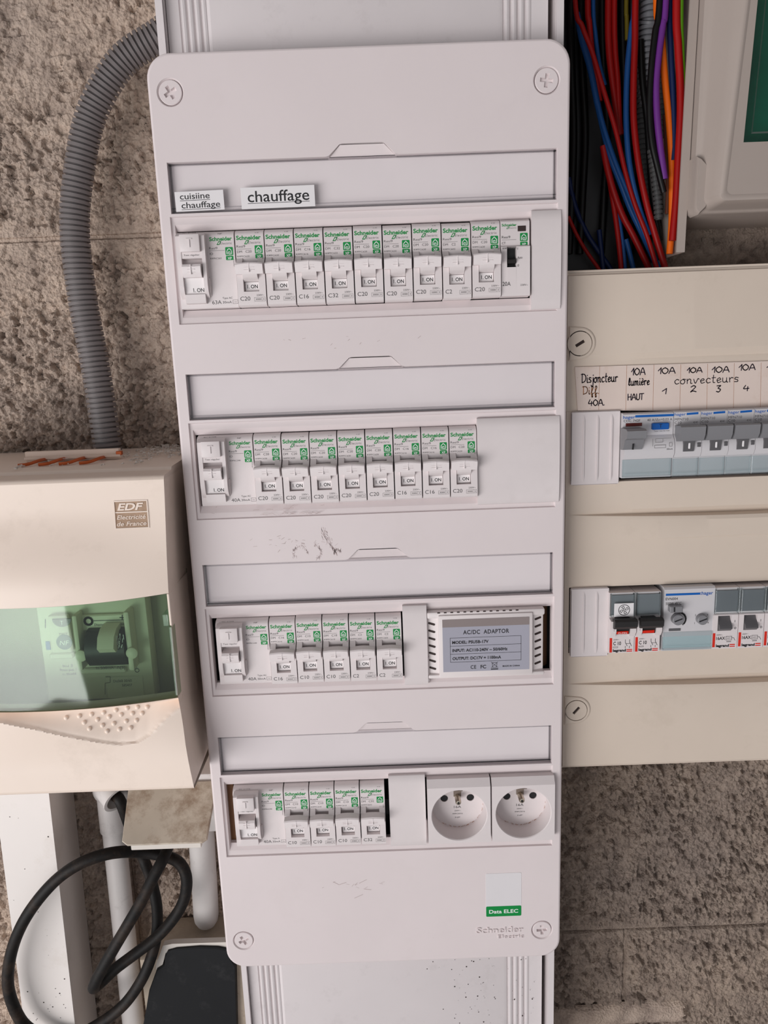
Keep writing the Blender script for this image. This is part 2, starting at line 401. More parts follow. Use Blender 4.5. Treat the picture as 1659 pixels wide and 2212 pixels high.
m = M(); m.profu([(4.2, 62), (5, 62), (5, 71), (8.6, 71), (8.6, 72), (4.2, 72)], 168, 330); obj('channel_lip', m, 'trunk', TR)
m = M(); m.profu([(249, 62), (249.8, 62), (249.8, 72), (245.4, 72), (245.4, 71), (249, 71)], -760, 330); obj('channel_lip', m, 'trunk', TR)

# ------------------------------------------------------------------ the white main panel
PZ = [0, -125, -250, -375]                       # row offsets
T = thing('breaker_panel', 'tall white four-row breaker panel with rounded corners in the middle', 'breaker panel', (125, 0, -455))
OUT = lambda i: rrect(.4 + i, 249.4 - i, -454 + i, 168.6 - i, 14 - i * .5, 8)
ZW = [108.75, -16.25, -141.25, -266.25]; HW = 29.1
def win_outline(z, g=0):
    # label window with the finger notch in its upper edge
    return [(242 + g, z + g), (147, z + g), (145, z + .6 + g), (138.6, z + 6.6 + g), (137, z + 7 + g), (113.4, z + 7 + g), (111.8, z + 6.6 + g), (105.4, z + .6 + g), (103.4, z + g), (8 - g, z + g), (8 - g, z - HW - g), (242 + g, z - HW - g)]
def rec_outline(o, g=0): return rect(7 - g, 242.8 + g, 14.4 + o - g, 78 + o + g)
SCREWS = [(13.7, 147.2, 30), (235.4, 146.0, -8), (14.1, -430.9, 28), (235.8, -430.9, 4)]
m = M()
holes = [win_outline(z) for z in ZW] + [rec_outline(o) for o in PZ] + [circ(u, z, 8.0) for u, z, a in SCREWS]
m.plate(OUT(1.6), holes, 92)
steps = [(1.6, 92), (1.0, 91.85), (.4, 91.4), (.08, 90.7), (0, 89.8), (0, 72.4)]
m.loft([[(u, d, z) for u, z in OUT(i)] for i, d in steps], False, False)
for z in ZW:                                     # label pockets
    m.ring(win_outline(z), 92, win_outline(z, -.5), 88.6)
    wo = win_outline(z, -.5)
    # sloping finger notch, flat pocket floor
    m.add([(146, 88.6, z), (104.4, 88.6, z), (104.4, 87.2, z - 1.5), (146, 87.2, z - 1.5)], [(0, 1, 2, 3)])
    m.add([(144.8, 88.9, z + .3), (138.4, 91.2, z + 6.3), (112, 91.2, z + 6.3), (105.6, 88.9, z + .3)], [(0, 1, 2, 3)])
    m.plate(rect(7.9, 242.1, z - HW - .1, z + .1), [], 87.2)
for o in PZ:                                     # breaker openings: stepped and sloped surround
    a = rec_outline(o); b = rec_outline(o, -.5)
    m.ring(a, 92, b, 90.6)
    inner = rect(9.6, 241.6, 22.9 + o, 69.9 + o)
    m.ring(b, 90.6, rect(9.2, 242, 18.5 + o, 73.6 + o), 90.2)
    m.ring(rect(9.2, 242, 18.5 + o, 73.6 + o), 90.2, inner, 87.6)
    m.ring(inner, 87.6, inner, 84)
for u, z, a in SCREWS:
    m.ring(circ(u, z, 8.0), 92, circ(u, z, 7.2), 90.9); m.ring(circ(u, z, 7.2), 90.9, circ(u, z, 7.2), 87)
obj('cover', m, 'cover', T, smooth=25)
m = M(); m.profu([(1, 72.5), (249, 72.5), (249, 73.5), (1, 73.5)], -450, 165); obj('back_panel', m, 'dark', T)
for o in PZ:
    m = M(); m.prof([(78, 40.2 + o), (85.5, 40.2 + o), (85.5, 52.2 + o), (78, 52.2 + o)], 22, {-250: 152, -375: 146}.get(o, 234)); obj('mounting_rail', m, 'dark', T)  # rail painted near-black, standing for the shade in the gaps
def cross_hole(cu, cz, ang, L=3.9, w=1.15):
    pts = [(L, w), (w, w), (w, L), (-w, L), (-w, w), (-L, w), (-L, -w), (-w, -w), (-w, -L), (w, -L), (w, -w), (L, -w)]
    c, s = math.cos(ang), math.sin(ang); return [(cu + c * x - s * y, cz + s * x + c * y) for x, y in pts]
for u, z, a in SCREWS:
    m = M(); h = cross_hole(u, z, math.radians(a))
    m.plate(circ(u, z, 6.6), [h], 91.9); m.ring(h, 91.9, cross_hole(u, z, math.radians(a), 3.2, .8), 90.2); m.plate(cross_hole(u, z, math.radians(a), 3.2, .8), [], 90.2)
    m.loft([[(x, 91.9, y) for x, y in circ(u, z, 6.6)], [(x, 91.5, y) for x, y in circ(u, z, 6.95)], [(x, 88, y) for x, y in circ(u, z, 6.95)]], False, False)
    obj('cover_screw', m, 'cover', T)
for z in ZW:
    m = M(); m.box(8.9, 241.1, 87.25, 87.6, z - HW + .8, z - .6); s = obj('label_strip', m, 'paper', T)
    # clear cover: thin front sheet, lips along the bottom and the ends
    m = M(); m.box(8.5, 241.5, 90.9, 91.7, z - HW + .4, z - .6, .25)
    cc = obj('clear_label_cover', m, 'clear', T)
    m = M(); m.box(8.4, 241.6, 88, 90.8, z - HW + .3, z - HW + 1.5, .2); m.box(8.5, 241.5, 91.75, 92.15, z - HW + 2.6, z - HW + 3.3, .15)
    m.box(8.4, 9.7, 88, 90.8, z - HW + 1.6, z - .7, .2); m.box(240.3, 241.6, 88, 90.8, z - HW + 1.6, z - .7, .2)
    m.box(8.5, 241.5, 88.6, 90.8, z - 1.5, z - .7, .2)
    obj('cover_lip', m, 'clear_edge', cc)
# moulded maker's name and green sticker low on the right
m = M(); m.text('Schneider', 187.2, -431.6, 5.0, 92.25, 34.5, bold=.012); m.text('Electric', 203, -436.4, 2.9, 92.25, 19, bold=.012, spacing=1.15)
m2 = M(); m2.v = [(x, d + .35, z) for x, d, z in m.v] + [(x, d - .3, z) for x, d, z in m.v]
n = len(m.v); edges = {}
for f in m.f:
    for i in range(len(f)):
        e = (f[i], f[(i + 1) % len(f)])
        if (e[1], e[0]) in edges: edges.pop((e[1], e[0]))
        else: edges[e] = 1
m2.f = list(m.f) + [(a, b, b + n, a + n) for a, b in edges]
obj('embossed_maker_name', m2, 'cover', T, smooth=0)
m = M(); o2 = rrect(194.4, 220.5, -417.9, -381.8, .9, 4)
m.loft([[(u, 91.95, z) for u, z in o2], [(u, 92.15, z) for u, z in o2]], False, True)
st = obj('data_sticker', m, 'sticker2', T, label='white rounded sticker with a green band reading Data ELEC')
m = M(); m.plate(rrect(194.5, 220.4, -417.8, -409.2, .8, 4), [], 92.2); obj('green_band', m, 'green', st)
m = M(); m.text('Data ELEC', 207.4, -415.1, 3.1, 92.26, 21.4, 'C', bold=.02); obj('band_lettering', m, 'light_ink', st)
# scuffs where tape was pulled off
m = M(); random.seed(4)
for cx, cz, n, sp in ((70, -141 + 12, 26, 16), (92, -388, 10, 12), (60, -104.5, 12, 22), (95, 0, 10, 25)):
    for i in range(n):
        u, z = cx + random.gauss(0, sp), cz + random.gauss(0, 2.6); a = random.uniform(-.5, .9); L = random.uniform(.8, 2.6)
        m.ribbon([(u, z), (u + L * math.cos(a), z + L * math.sin(a))], random.uniform(.12, .3), 92.05)
def mk(x0, y0, x1, y1, w): m.ribbon([at(x0, y0, 92), at(x1, y1, 92)], w, 92.06)
for cx, cy in ((649, 1193), (679, 1191), (729, 1192)):
    for i in range(60):
        a = random.uniform(PI * .75, PI * 2.0) if cx != 679 else random.uniform(-PI * .5, PI * .4); r = random.gauss(15, 1.6) if cx < 700 else random.gauss(7, 1.5)
        x, y = cx + r * math.cos(a), cy + r * math.sin(a); mk(x, y, x + random.uniform(-2, 2), y + random.uniform(1, 5), random.uniform(.1, .28))
for i in range(70):
    t = random.random(); x, y = 692 + 34 * t + random.gauss(0, 4 * (1 - t) + 1.5), 1138 + 56 * t; mk(x, y, x + random.uniform(0, 4), y + random.uniform(3, 9), random.uniform(.1, .26))
for i in range(40):
    x = random.uniform(540, 690); mk(x, 1112 - (x - 540) * .03 + random.gauss(0, 1.5), x + random.uniform(3, 12), 1112 - (x - 540) * .03 + random.gauss(0, 1.5), random.uniform(.08, .2))
for x0, y0, x1, y1 in ((720, 1905, 732, 1911), (733, 1911, 748, 1906), (776, 1908, 792, 1900), (786, 1920, 802, 1922), (766, 1940, 784, 1932), (547, 1102, 560, 1101), (576, 1100, 590, 1100), (612, 1098, 634, 1097)): mk(x0, y0, x1, y1, .3)
SK = plastic('scuff_marks', srgb(182, 163, 161), .6, .1, grain=0)
obj('scuff_marks', m, SK, T, kind='stuff')

# stuck-on paper labels of the first row
def label_card(p, size, lines, label):
    (u0, z0), (u1, z1), ang = p[0], p[1], p[2]
    cu, cz = (u0 + u1) / 2, (z0 + z1) / 2
    t = thing('paper_label', label, 'label', (cu, 91.8, cz))
    m = M(); m.box(u0, u1, 91.75, 92.35, z0, z1, .05, 1, ang); obj('card', m, 'sticker', t)
    m = M(); c, s = math.cos(ang), math.sin(ang)
    for tx, x, y, h, w in lines:
        U, Z = cu + c * x - s * y, cz + s * x + c * y
        m.text(tx, U, Z, h, 92.42, w, bold=.006, rot=ang)
        m.ribbon([(U - s * -.7 , Z - .75), (U + c * w, Z + s * w - .75)], .28, 92.42)
    obj('lettering', m, 'black_ink', t)
label_card(((11.2, 80.9), (40.6, 92.2), .012), 0, [('cuisiine', -11.7, 1.2, 3.6, 18), ('chauffage', -11.2, -3.9, 3.6, 23.4)], 'small white sticker reading cuisiine chauffage, left end of the top window')
label_card(((51, 80.9), (95.6, 93.1), .004), 0, [('chauffage', -18.3, -2.3, 6.6, 37.2)], 'wider white sticker reading chauffage in large letters, second from the left')

# ------------------------------------------------------------------ modular devices of the white panel (local origin: left edge, cover face, middle of the opening)
D = 92
def house(m, u, z, d, k):
    """the square's little house outline with a spiral"""
    m.ribbon([(u + x * k, z + y * k) for x, y in ((.2, .14), (.2, .55), (.5, .86), (.8, .55), (.8, .14), (.38, .14), (.38, .42), (.6, .42), (.6, .3))], .09 * k, d)
def brand(g, t, u, z, w, d):
    g.text('Schneider', u, z, w * .165, d, w, bold=.03)
    k = w * .055; g.ribbon([(u + w * .33, z - k * 3.0), (u + w * .42, z - k * 3.0), (u + w * .50, z - k * .6), (u + w * .41, z - k * .7), (u + w * .33, z - k * 3.0)], k * .55, d)
    t.text('Electric', u + w * .48, z - w * .165, w * .10, d, w * .50, spacing=1.2)
def badge(T_, u, z, d, s=4.7, xp=True):
    g = M(); o_ = rrect(u, u + s, z - s * 1.02, z, .5, 3); g.plate(o_, [], d)
    if xp: g.plate(rrect(u + .1, u + s - .05, z - s * 1.62, z - s * 1.09, .5, 3), [], d)
    b = obj('green_badge', g, 'green', T_)
    w = M(); house(w, u, z - s, d + .05, s)
    if xp: w.text('XP', u + s / 2, z - s * 1.53, s * .3, d + .05, s * .55, 'C', bold=.02)
    obj('badge_symbol', w, 'light_ink', b)
def ion(m, u, z, h, d): m.box(u, u + .34, d, d + .01, z, z + h); m.box(u + .95, u + 1.3, d, d + .01, z, z + .36); m.text('ON', u + 2.1, z, h, d, h * 1.95, bold=.02)
def make_breaker(rating, code, xp=True):
    t = thing('circuit_breaker', 'x', 'circuit breaker', (0, 0, 0))
    top = [(-5.5, 23.3), (-1.2, 22.4), (.6, 20.9), (1.2, 19.4)]
    mid_full = [(1.2, 6.2), (2.6, 4.8), (4.8, 3.2), (5, 2.4), (5, -20.2), (4.6, -21.8), (3.2, -22.8), (-5.5, -23.0)]
    m = M()
    full = top + mid_full
    chan = top + [(1.2, 6.2), (1.2, 3.4), (.2, 3.2), (.2, -13.8), (5, -13.9), (5, -20.2), (4.6, -21.8), (3.2, -22.8), (-5.5, -23.0)]
    m.prof(full, .3, 4.1); m.prof(chan, 4.1, 13.5); m.prof(full, 13.5, 17.6)
    obj('body', m, 'module', t, smooth=30)
    m = M()
    for k in range(8):                                             # arched top edge of the toggle
        a, b = .5 + k * 16.6 / 8, .5 + (k + 1) * 16.6 / 8; h = lambda x: 2.1 + .7 * (1 - ((x - 8.8) / 8.3) ** 2)
        ha, hb = h(a), h(b)
        m.loft([[(a, 4.2, -4), (a, 8.7, -4), (a, 10.1, -.5), (a, 10.3, ha - .8), (a, 9.6, ha), (a, 4.2, ha + .6)], [(b, 4.2, -4), (b, 8.7, -4), (b, 10.1, -.5), (b, 10.3, hb - .8), (b, 9.6, hb), (b, 4.2, hb + .6)]], k == 0, k == 7)
    m.prof([(.3, -4), (8.6, -4), (7.4, -5.6), (6.2, -6.2), (3.4, -7.8), (.3, -8)], 4.3, 13.3)
    tg = obj('toggle', m, 'toggle', t, smooth=40)
    m = M(); m.add([(8.5, 10.15, -.5), (9.1, 10.15, -.5), (9.1, 10.5, 2.2), (8.5, 10.5, 2.2)], [(0, 1, 2, 3)])
    m.box(8.5, 9.1, 8.5, 10.4, -2.9, 2.0, .12); m.box(5.6, 12, 9.5, 10.28, -.35, -.1); m.box(5.6, 12, 9.3, 10.05, -1.75, -1.5)
    obj('toggle_rib', m, 'toggle', tg)
    m = M(); m.box(4.7, 13.3, .2, 2.1, -13.5, -8.1, .15); f = obj('position_flag', m, 'flag', t)
    m = M(); ion(m, 6.0, -11.8, 2.2, 2.16); obj('flag_lettering', m, 'black_ink', f)
    g, k = M(), M(); d = 1.26
    brand(g, k, 1.0, 16.9, 15.0, d)
    obj('brand_lettering', g, 'green', t)
    k.text('Resi9', .9, 12.4, 1.45, d, 5.3); k.ribbon([(.9, 11.5), (9.8, 11.5)], .16, d)
    k.text('DM', 1.0, 9.3, 1.45, d, 3.0); k.text(rating, 6.2, 9.3, 1.45, d, 3.7 if len(rating) > 2 else 2.4)
    k.text(code, 1.0, 6.75, 1.0, d, 7.4)
    k.text('19H37', 16.9, 1.9 + 2.9, .7, d + .9, 3, rot=PI / 2)
    k.text(rating, 1.6, -19.2, 2.5, 5.07, 6.1 if len(rating) > 2 else 4.0); k.text('230V~', 16.4, -16.7, 1.05, 5.07, 4.7, 'R')
    k.text('3000  3', 16.2, -19.2, 1.15, 5.07, 5.2, 'R')
    k.ribbon([(10.3, -19.8), (16.9, -19.8), (16.9, -17.5), (10.3, -17.5), (10.3, -19.8)], .11, 5.07); k.ribbon([(14.9, -19.8), (14.9, -17.5)], .1, 5.07)
    k.text('NF', 12.6, 20.3, .7, .72, 2.2)
    obj('printed_text', k, 'grey_ink', t, kind='stuff')
    badge(t, 11.9, 13.4, d, xp=xp)
    return t
def make_rcd(rating, code, typ='Type AC'):
    t = thing('residual_current_switch', 'x', 'residual current switch', (0, 0, 0))
    m = M()
    m.prof([(-5.5, 23.3), (-1.2, 22.4), (.6, 20.9), (1.2, 19.4), (1.2, -21), (.6, -22.6), (-5.5, -23)], .1, 35.55)
    # raised pod: two side rails, bridge between button and toggle, sill at the bottom
    rail = [(1, 21.6), (3.8, 21.2), (6.2, 19.6), (6.4, 17), (6.4, -9), (5.6, -12.5), (3.4, -15.6), (1, -17)]
    m.prof(rail, 1.2, 4.0); m.prof(rail, 16.4, 18.6)
    m.prof([(1, -5), (3.4, -5), (3.8, -11), (2.2, -15), (1, -16)], 18.6, 19.5)
    m.prof([(1, 21.6), (3.8, 21.2), (6.0, 19.6), (6.0, 6.6), (1, 6.2)], 4.0, 16.4)
    m.prof([(1, -14.4), (5.0, -14.4), (4.4, -19.6), (1, -20)], 4.0, 16.4)
    obj('body', m, 'module', t, smooth=30)
    m = M(); m.box(4.1, 16.0, 4.2, 8.6, 10.2, 20.3, .35, 2); b = obj('test_button', m, 'module', t)
    m = M(); m.box(8.0, 11.8, 8.6, 9.1, 17.2, 17.9, .2); m.box(9.5, 10.4, 8.6, 9.1, 12.6, 17.3, .2); obj('raised_letter', m, 'module', b)
    m = M()
    m.prof([(1.2, 3.6), (8.6, 3.0), (9.8, 1.6), (9.6, -1.6), (7.6, -4.6), (1.2, -5)], 4.5, 15.7)
    tg = obj('toggle', m, 'toggle', t, smooth=40)
    m = M(); m.box(9.5, 10.1, 8.9, 10.2, -3.0, 2.8, .15); m.box(7.6, 12.2, 9.2, 10.0, 1.2, 1.5); m.box(7.6, 12.2, 9.0, 10.0, -.3, 0); m.box(7.6, 12.2, 8.6, 9.7, -1.9, -1.6); obj('toggle_rib', m, 'toggle', tg)
    m = M(); m.add([(4.1, 3.0, -14.3), (16.3, 3.0, -14.3), (16.3, 4.6, -4.6), (4.1, 4.6, -4.6)], [(0, 1, 2, 3)]); m.box(4.1, 16.3, 1.2, 3, -14.3, -4.6); f = obj('position_flag', m, 'flag', t)
    m = M(); ion(m, 9.0, -12.9, 2.3, 0); m.v = [(x, 3.1 + (z + 14.3) / 9.7 * 1.6, z) for x, d, z in m.v]; obj('flag_lettering', m, 'grey_ink', f)
    g, k = M(), M(); d = 1.26
    brand(g, k, 20.6, 16.9, 13.8, d); obj('brand_lettering', g, 'green', t)
    k.text('Resi9', 20.2, 12.0, 1.45, d, 5.0); k.ribbon([(20.2, 11.2), (29.4, 11.2)], .16, d); k.text('ID', 20.3, 8.8, 1.45, d, 2.0); k.text(code, 20.4, 6.2, 1.0, d, 6.8)
    k.text('19W03', 35.0, 1.5, .75, d, 4.2, rot=PI / 2)
    k.text(rating, 19.4, -20.3, 2.3, d, 5.8); k.text('30mA', 25.9, -20.1, 1.5, d, 5.6); k.text(typ, 26.0, -17.4, 1.15, d, 6.2 if len(typ) > 6 else 5)
    k.ribbon([(32.3, -20.4), (35.4, -20.4), (35.4, -18.2), (32.3, -18.2), (32.3, -20.4)], .14, d); k.text('~', 33.9, -20.0, 1.6, d, 1.7, 'C')
    k.text('Test régulier', 10.2, 8.1, 1.0, 6.06, 9.6, 'C'); k.text('NF', 26, 20.6, .8, .72, 2.4); k.text('IEC 61008', 4.5, 22.0, .6, .0, 8)
    obj('printed_text', k, 'grey_ink', t, kind='stuff')
    badge(t, 29.9, 13.0, d, 4.7)
    return t
ORD = ['first', 'second', 'third', 'fourth', 'fifth', 'sixth', 'seventh', 'eighth', 'ninth']
ROWN = ['top', 'second', 'third', 'bottom']
# row: (z of the middle, left edge of the switch, rcd rating, code, type, breakers)
ROWS = [(46.2, 9.4, '63A', 'R9PRC263', 'Type AC', ['C20', 'C20', 'C16', 'C32', 'C20', 'C20', 'C20', 'C2', 'C20']),
        (-78.6, 11.7, '40A', 'R9PRC240', 'Type AC', ['C20', 'C20', 'C20', 'C20', 'C20', 'C16', 'C16', 'C20']),
        (-203.6, 13.4, '40A', 'R9PRC240', 'Type AC', ['C16', 'C10', 'C10', 'C2', 'C2']),
        (-329.0, 15.4, '40A', 'R9PRA240', 'Type A', ['C10', 'C10', 'C10', 'C32'])]
made = {}; random.seed(11)
for r, (zc, u0, rat, code, typ, brs) in enumerate(ROWS):
    lab = f'wide {rat} switch with T test button, left end of the {ROWN[r]} row'
    key = (rat, typ)
    if key not in made:
        made[key] = t = make_rcd(rat, code, typ); t.location = W(u0, D, zc); t['label'] = lab; BASE[t.name] = (u0, D, zc); t['group'] = 'residual current switches at the left ends'
    else: dup(made[key], (u0, D, zc), lab)
    for i, b in enumerate(brs):
        pos = ORD[i]; last = i == len(brs) - 1
        lab = f'white {b} circuit breaker, {pos} narrow breaker from the left in the {ROWN[r]} row'
        loc = (u0 + 36 + 18 * i, D + random.uniform(-.25, .25), zc + random.uniform(-.35, .35))
        key = b if not (r == 3 and last) else 'C32 plain'
        if key not in made:
            cd = {'C20': 'R9PFC620', 'C16': 'R9PFC616', 'C32': 'R9PFC632', 'C2': 'R9PFC602', 'C10': 'R9PFC610'}[b]
            made[key] = t = make_breaker(b, cd, xp=(key != 'C32 plain')); t['group'] = 'narrow circuit breakers of the white panel'
            t.location = W(*loc); t['label'] = lab; BASE[t.name] = loc
        else: dup(made[key], loc, lab)
# contactor at the right end of the top row
t = thing('contactor', 'white 20A contactor with black slide slot, right end of the top row', 'contactor', (0, 0, 0))
m = M(); pr = [(-5.5, 23.4), (-1, 22.8), (.8, 21.6), (1.2, 20.6), (1.2, 7.6), (3.4, 6.6), (3.6, -21), (3.0, -22.4), (-5.5, -23)]
SL = (3.7, 9.4, -5.4, 6.2)
m.prof(pr, .1, SL[0]); m.prof(pr, SL[1], 17.8)
m.prof([(-5.5, 23.4), (-1, 22.8), (.8, 21.6), (1.2, 20.6), (1.2, 7.6), (3.4, 6.6), (-3, 6.2), (-5.5, 6.2)], SL[0], SL[1]); m.prof([(-5.5, -5.4), (3.6, -5.4), (3.6, -21), (3, -22.4), (-5.5, -23)], SL[0], SL[1])
obj('body', m, 'module', t, smooth=30)
m = M(); m.box(SL[0], SL[1], -4, -1.0, SL[2], SL[3]); s = obj('slide_slot', m, 'dark', t)
m = M(); m.prof([(-1, .4), (4.2, -.6), (5.6, -1.6), (4.2, -3.2), (-1, -3.4)], 4.2, 9.0); obj('slide_lever', m, 'blackt', s)
m = M(); m.box(10.6, 15.6, .9, 1.4, 15.6, 18.8, .1); obj('indicator_window', m, 'slot', t)
g, k = M(), M(); brand(g, k, .9, 20.0 - 1.2, 9, 1.26); obj('brand_lettering', g, 'green', t)
k.text('Resi9', .9, 11.8, 1.5, 1.26, 5.2, bold=.01); k.ribbon([(.9, 10.9), (9.7, 10.9)], .16, 1.26); k.text('CT', 1.0, 8.4, 1.4, 1.26, 2.2, bold=.01); k.text('R9PCTH20', 9.6 - 8.6, 7.7 - 2.0 + .6, .01, 1.26, .01)
k.text('I', 10.0, 4.6, 1.4, 3.66); k.text('Auto', 10.0, -.6, 1.4, 3.66, 3.0); k.text('0', 10.0, -5.2, 1.4, 3.66); k.text('R9PCTH20', 1, 5.2, 1.05, 3.66, 8.2)
k.text('20A', .8, -16.3, 2.5, 3.66, 5.0, bold=.008); k.text('230V~', 16.4, -16.6, 1.1, 3.66, 4.6, 'R')
obj('printed_text', k, 'grey_ink', t, kind='stuff'); badge(t, 12.0, 14.6, 1.26)
loc = (9.4 + 36 + 162, D, 46.4); t.location = W(*loc); BASE[t.name] = loc
# blanking plates
def blank(u0, u1, z0, z1, label):
    t = thing('blanking_plate', label, 'blanking plate', (u0, D, z0), 'plain blanking plates of the white panel')
    m = M(); pts = [(88, z0 + .4), (92.2, z0), (93.0, z0 + .6)] + [(93.0 + 1.5 * math.sin(PI * k / 10) ** .5, z0 + .6 + (z1 - z0 - 1.2) * k / 10) for k in range(1, 10)] + [(93.0, z1 - .6), (92.2, z1), (88, z1 - .4)]
    m.prof(pts, u0, u1); obj('plate', m, 'module', t, smooth=50)
    m = M(); m.box(u0 + .6, u1 - .6, 86.5, 92, z0 + 4, z1 - 4); m.box(u1 - .3, u1 + 1.0, 89.5, 92.6, z0 + 2, z0 + 20, .3); obj('clip_edge', m, 'module', t)
blank(226.4, 244.4, 15.4, 73.9, 'narrow plain blanking plate at the right end of the top row')
blank(191.8, 244.8, -107.2, -50.6, 'wide plain blanking plate filling the right of the second row')
blank(140.1, 156.3, -232, -174.5, 'plain blanking plate between the breakers and the adaptor')
blank(126.2, 152.0, -356.2, -299.9, 'plain blanking plate left of the two power sockets')
# brown sliver of wood seen in the gap left of the bottom row
m = M(); m.box(9.7, 14.2, 74, 84, -352, -306); o_ = obj('wooden_packer', m, 'brown', base=(12, 74, -352)); o_['label'] = 'brown wooden sliver in the gap at the left end of the bottom row'; o_['category'] = 'packer'

# ------------------------------------------------------------------ AC/DC adaptor in the third row
t = thing('power_adaptor', 'white vented AC/DC adaptor with silver label in the third row', 'adaptor', (196, D, -228))
m = M()
prof = [(156.5, 80), (156.5, 91.0), (164.0, 92.4), (166, 95.2), (225.6, 95.2), (227.6, 92.4), (235.4, 90.8), (235.4, 80)]
m.profu(prof, -224.5, -184.2)
for z0, z1, zz0, zz1 in ((-184.2, -179.6, 0, 0), (-227.4, -224.5, 0, 0)):
    m.box(156.5, 236.0, 80, 94.2, z0, z1, 1.1, 2)
m.box(164, 227.6, 80, 95.6, -226.0, -181.6, .8, 2)
obj('body', m, 'adaptor', t, smooth=30)
for k in range(7):
    for su in (0, 1):
        zc = -187.6 - k * 5.35 + (.4 if su else -.8); u0 = 229.4 if su else 157.2
        m = M(); a = -.28 if not su else .28
        o3 = rrect(u0, u0 + 4.8, zc - .75, zc + .75, .7, 3); cu, cz = u0 + 2.4, zc
        o3 = [(cu + math.cos(a) * (x - cu) - math.sin(a) * (y - cz), cz + math.sin(a) * (x - cu) + math.cos(a) * (y - cz)) for x, y in o3]
        dd = lambda u: (92.6 - (u - 227.6) * .2308 if su else 91.0 + (u - 156.5) * .2133) + .08
        m.loft([[(u, dd(u) - .5, z) for u, z in o3], [(u, dd(u), z) for u, z in o3]], False, True); obj('vent_slot', m, 'slot', t)
for k in range(13):
    u0 = 163.5 + k * 4.4; m = M(); m.box(u0, u0 + 1.9, 93.9, 94.32, -180.4, -179.5, .2); obj('vent_slot', m, 'slot', t)
m = M(); m.box(166.6, 225.2, 95.5, 95.75, -222.0, -184.4); lb = obj('rating_label', m, 'silver', t, label='silver rating label with black lettering')
m = M(); m.box(166.6, 225.2, 95.7, 95.8, -189.9, -184.4); obj('label_band', m, 'taupe', lb)
k = M(); d = 95.84; B = .03
k.text('AC/DC  ADAPTOR', 196, -195.2, 3.0, d, 31, 'C', bold=.016, spacing=1.1)
k.text('MODEL: PSU5B-17V', 173.0, -201.8, 2.1, d, 24.6, bold=B); k.text('INPUT: AC110-240V ~ 50/60Hz', 173.0, -207.6, 2.1, d, 37.4, bold=B); k.text('OUTPUT: DC17V ⎓ 1100mA'.replace('⎓', '='), 173.0, -213.4, 2.1, d, 33, bold=B)
for z in (-197.6, -203.4, -209.2, -215.0): k.ribbon([(171.6, z), (219.6, z)], .22, d)
for u in (171.6, 219.6): k.ribbon([(u, -197.6), (u, -215.0)], .22, d)
k.text('CE', 185.2, -220.2, 2.6, d, 3.8, bold=.012, spacing=1.1); k.text('FC', 192, -220.2, 2.6, d, 3.8, bold=.02)
k.ribbon([(199.2, -215.8), (203.8, -220)], .22, d); k.ribbon([(203.8, -215.8), (199.2, -220)], .22, d); k.ribbon([(199.9, -216.4), (203.2, -216.4), (202.8, -219.8), (200.3, -219.8), (199.9, -216.4)], .25, d); k.ribbon([(199.3, -221), (203.7, -221)], .7, d)
k.text('MADE IN CHINA', 207, -219.6, 1.1, d, 11.8, bold=.02)
obj('label_lettering', k, 'black_ink', lb)
m = M(); m.box(237, 241.4, 74, 76, -227.5, -180.6); m.box(156.8, 240, 74, 78, -227.5, -180.6); o_ = obj('gap_filler', m, 'brown', T)

